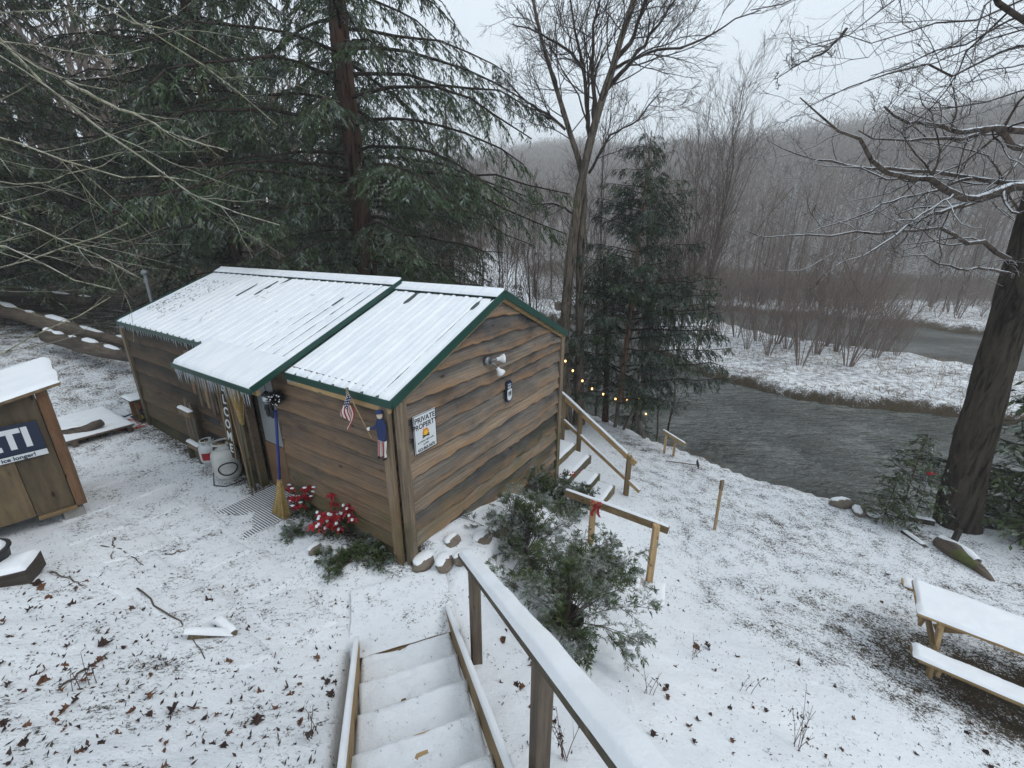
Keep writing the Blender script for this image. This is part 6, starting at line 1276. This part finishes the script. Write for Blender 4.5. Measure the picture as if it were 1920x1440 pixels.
# ---- fallen leaves, each its own piece
def leaf_mesh(seed, mat, lobed=True):
    r = random.Random(seed); L = .075; n = 13; out = []
    for side in (1, -1):
        for q in range(n+1):
            t = q/n if side == 1 else 1-q/n; w = .036*math.sin(math.pi*min(1, t*1.05))**.8*(1+(.34*math.sin(t*18+seed) if lobed else 0))+.001; out.append((t*L, side*w, .010*math.sin(t*3+seed)+(abs(w)**1.3)*r.uniform(.8, 2.2)))
    V = []
    mid = [(q/n*L, 0, .012*math.sin(q/n*3+seed)) for q in range(n+1)]; top = out[:n+1]; bot = out[n+1:][::-1]
    V = mid+top+bot; m = n+1; F = [(q, q+1, m+q+1, m+q) for q in range(n)]+[(q+1, q, 2*m+q, 2*m+q+1) for q in range(n)]
    me = bpy.data.meshes.new('fallen_leaf'); me.from_pydata(V, [], F); me.materials.append(M[mat]); return me
lms = [leaf_mesh(k, 'dry_leaf' if k % 2 else 'dry_leaf_dark', k != 3) for k in range(6)]
r2 = random.Random(9)
def drop_leaf(x, y, big=1., z=None):
    o = link('fallen_leaf', r2.choice(lms), GROUND, (x, y, (surf(x, y) if z is None else z)-.004)); o.rotation_euler = (r2.uniform(-.9, .9), r2.uniform(-1.1, .5), r2.uniform(0, 6.3)); s = big*r2.uniform(.4, 1.0); o.scale = (s, s, s*1.3)
for px, py in ((72, 1108), (125, 1135), (380, 1135), (5, 1165), (140, 1205), (200, 1205), (230, 1218), (110, 1250), (95, 1275), (310, 1340), (195, 1395), (10, 1290), (160, 1280), (70, 1100), (390, 1225), (420, 1248), (500, 1300), (540, 1290), (575, 1290), (618, 1310), (480, 1360), (435, 1310), (1300, 1215), (1330, 1220), (1660, 1075), (1500, 1250), (1250, 1290), (1290, 1360), (940, 1205), (960, 1180), (1540, 1392), (1270, 1090)):
    p = hit(px, py); drop_leaf(p[0], p[1], 1.35)
while len([1 for c in GROUND.children]) < 300+1:
    if r2.random() < .62: px, py = r2.uniform(0, 660), r2.uniform(1060, 1440)
    else: px, py = r2.uniform(920, 1900), r2.uniform(1060, 1440)
    p = hit(px, py)
    u_ = -((p[0]+.98)*_sx+(p[1]-2.94)*_sy); w_ = abs((p[0]+.98)*_sy-(p[1]-2.94)*_sx)
    if u_ > -1.2 and w_ < .6: continue
    if px < 600 and r2.random() > .35+.65*min(1, (py-1060)/200): continue
    drop_leaf(p[0], p[1], .8)
# ---- fallen twigs and dry weeds
for k, pts in enumerate((((258, 1105), (290, 1140), (340, 1170), (385, 1238)), ((190, 1025), (225, 1030), (270, 1062)), ((310, 1040), (345, 1036), (375, 1030)), ((215, 1010), (210, 1050)), ((120, 1285), (165, 1255), (205, 1225)), ((95, 1075), (130, 1085), (155, 1100)))):
    P = np.array([hit(*p) for p in pts]); P[:, 2] += .015; P = resample(P, 12); P[1:-1] += np.random.RandomState(k).normal(size=(10, 3))*.008
    o = thing('fallen_twig', ('long crooked stick lying across the leafy bank', 'forked twig on the path by the tub', 'short stick lying on the paving by the bank', 'small twig on the snow near the shed', 'thin stem lying among the bank leaves', 'curved twig beside the timber blocks')[k], 'twig', P[0]); Q = P-P[0]
    MB().tube(Q, np.linspace(.009, .004, 12), 5).build('stem', 'twig', o, smooth=True)
    V, F = tubes(*spawn(Q[None], np.linspace(.009, .004, 12)[None], 4, np.random.RandomState(k+3), (.1, .3), (.4, .9), .2, 4, .1, .05, .5, .002), 4); link('side_twigs', np_mesh('side_twigs', V, F, ['twig']), o)['kind'] = 'stuff'
def weed(label, px, py, H, n, seed, mat='weed_red'):
    p = hit(px, py); rg = np.random.RandomState(seed); o = thing('dry_weed', label, 'weed', p, 0, 'dry weeds on the slope'); K = 7; t = np.linspace(0, 1, K); P = np.zeros((n, K, 3)); az = rg.uniform(0, 6.3, n); L = H*rg.uniform(.5, 1.1, n); s = rg.uniform(.05, .45, n)
    P[:, :, 0] = np.cos(az)[:, None]*(s*L)[:, None]*t**1.4+rg.normal(size=(n, 1))*.03; P[:, :, 1] = np.sin(az)[:, None]*(s*L)[:, None]*t**1.4+rg.normal(size=(n, 1))*.03; P[:, :, 2] = L[:, None]*t-.03
    Rr = np.linspace(.0035, .0018, K)[None]*np.ones((n, 1)); c = spawn(P, Rr, 4, rg, (.15, .35), (.4, 1.), .4, 4, .12, .05, .7, .0014); link('stems', np_mesh('stems', *join([tubes(P, Rr, 4), tubes(c[0], c[1], 3)]), [mat]), o)['kind'] = 'stuff'
    i = rg.randint(0, len(c[0]), n*5); S = c[0][i, rg.randint(1, 4, len(i))]; V, F = leaves(S, rg.normal(size=S.shape)+[0, 0, -.6], rg.normal(size=S.shape), rg.uniform(.02, .05, len(i)), rg.uniform(.008, .02, len(i))); link('dry_leaves', np_mesh('dry_leaves', V, F, ['dry_leaf_dark'], smooth=False), o)['kind'] = 'stuff'
weed('reddish dry weed stems on the slope below the picnic table', 1490, 1400, .55, 7, 1); weed('dry weed with curled dead leaves under the big handrail', 1062, 1420, .5, 6, 2); weed('thin dry stems by the middle handrail post', 1110, 1350, .5, 5, 3, 'twig'); weed('sparse dry stems right of the potted hemlock', 1300, 1230, .35, 5, 4)
weed('dry stems at the edge of the leafy bank', 160, 1290, .3, 4, 5, 'twig'); weed('small dry weed on the slope among leaves', 1210, 1300, .35, 4, 6); weed('dry stems poking from the snow beside the stairs', 590, 1380, .28, 4, 7, 'twig'); weed('lone dry stem on the lawn slope', 1395, 1300, .4, 3, 8)
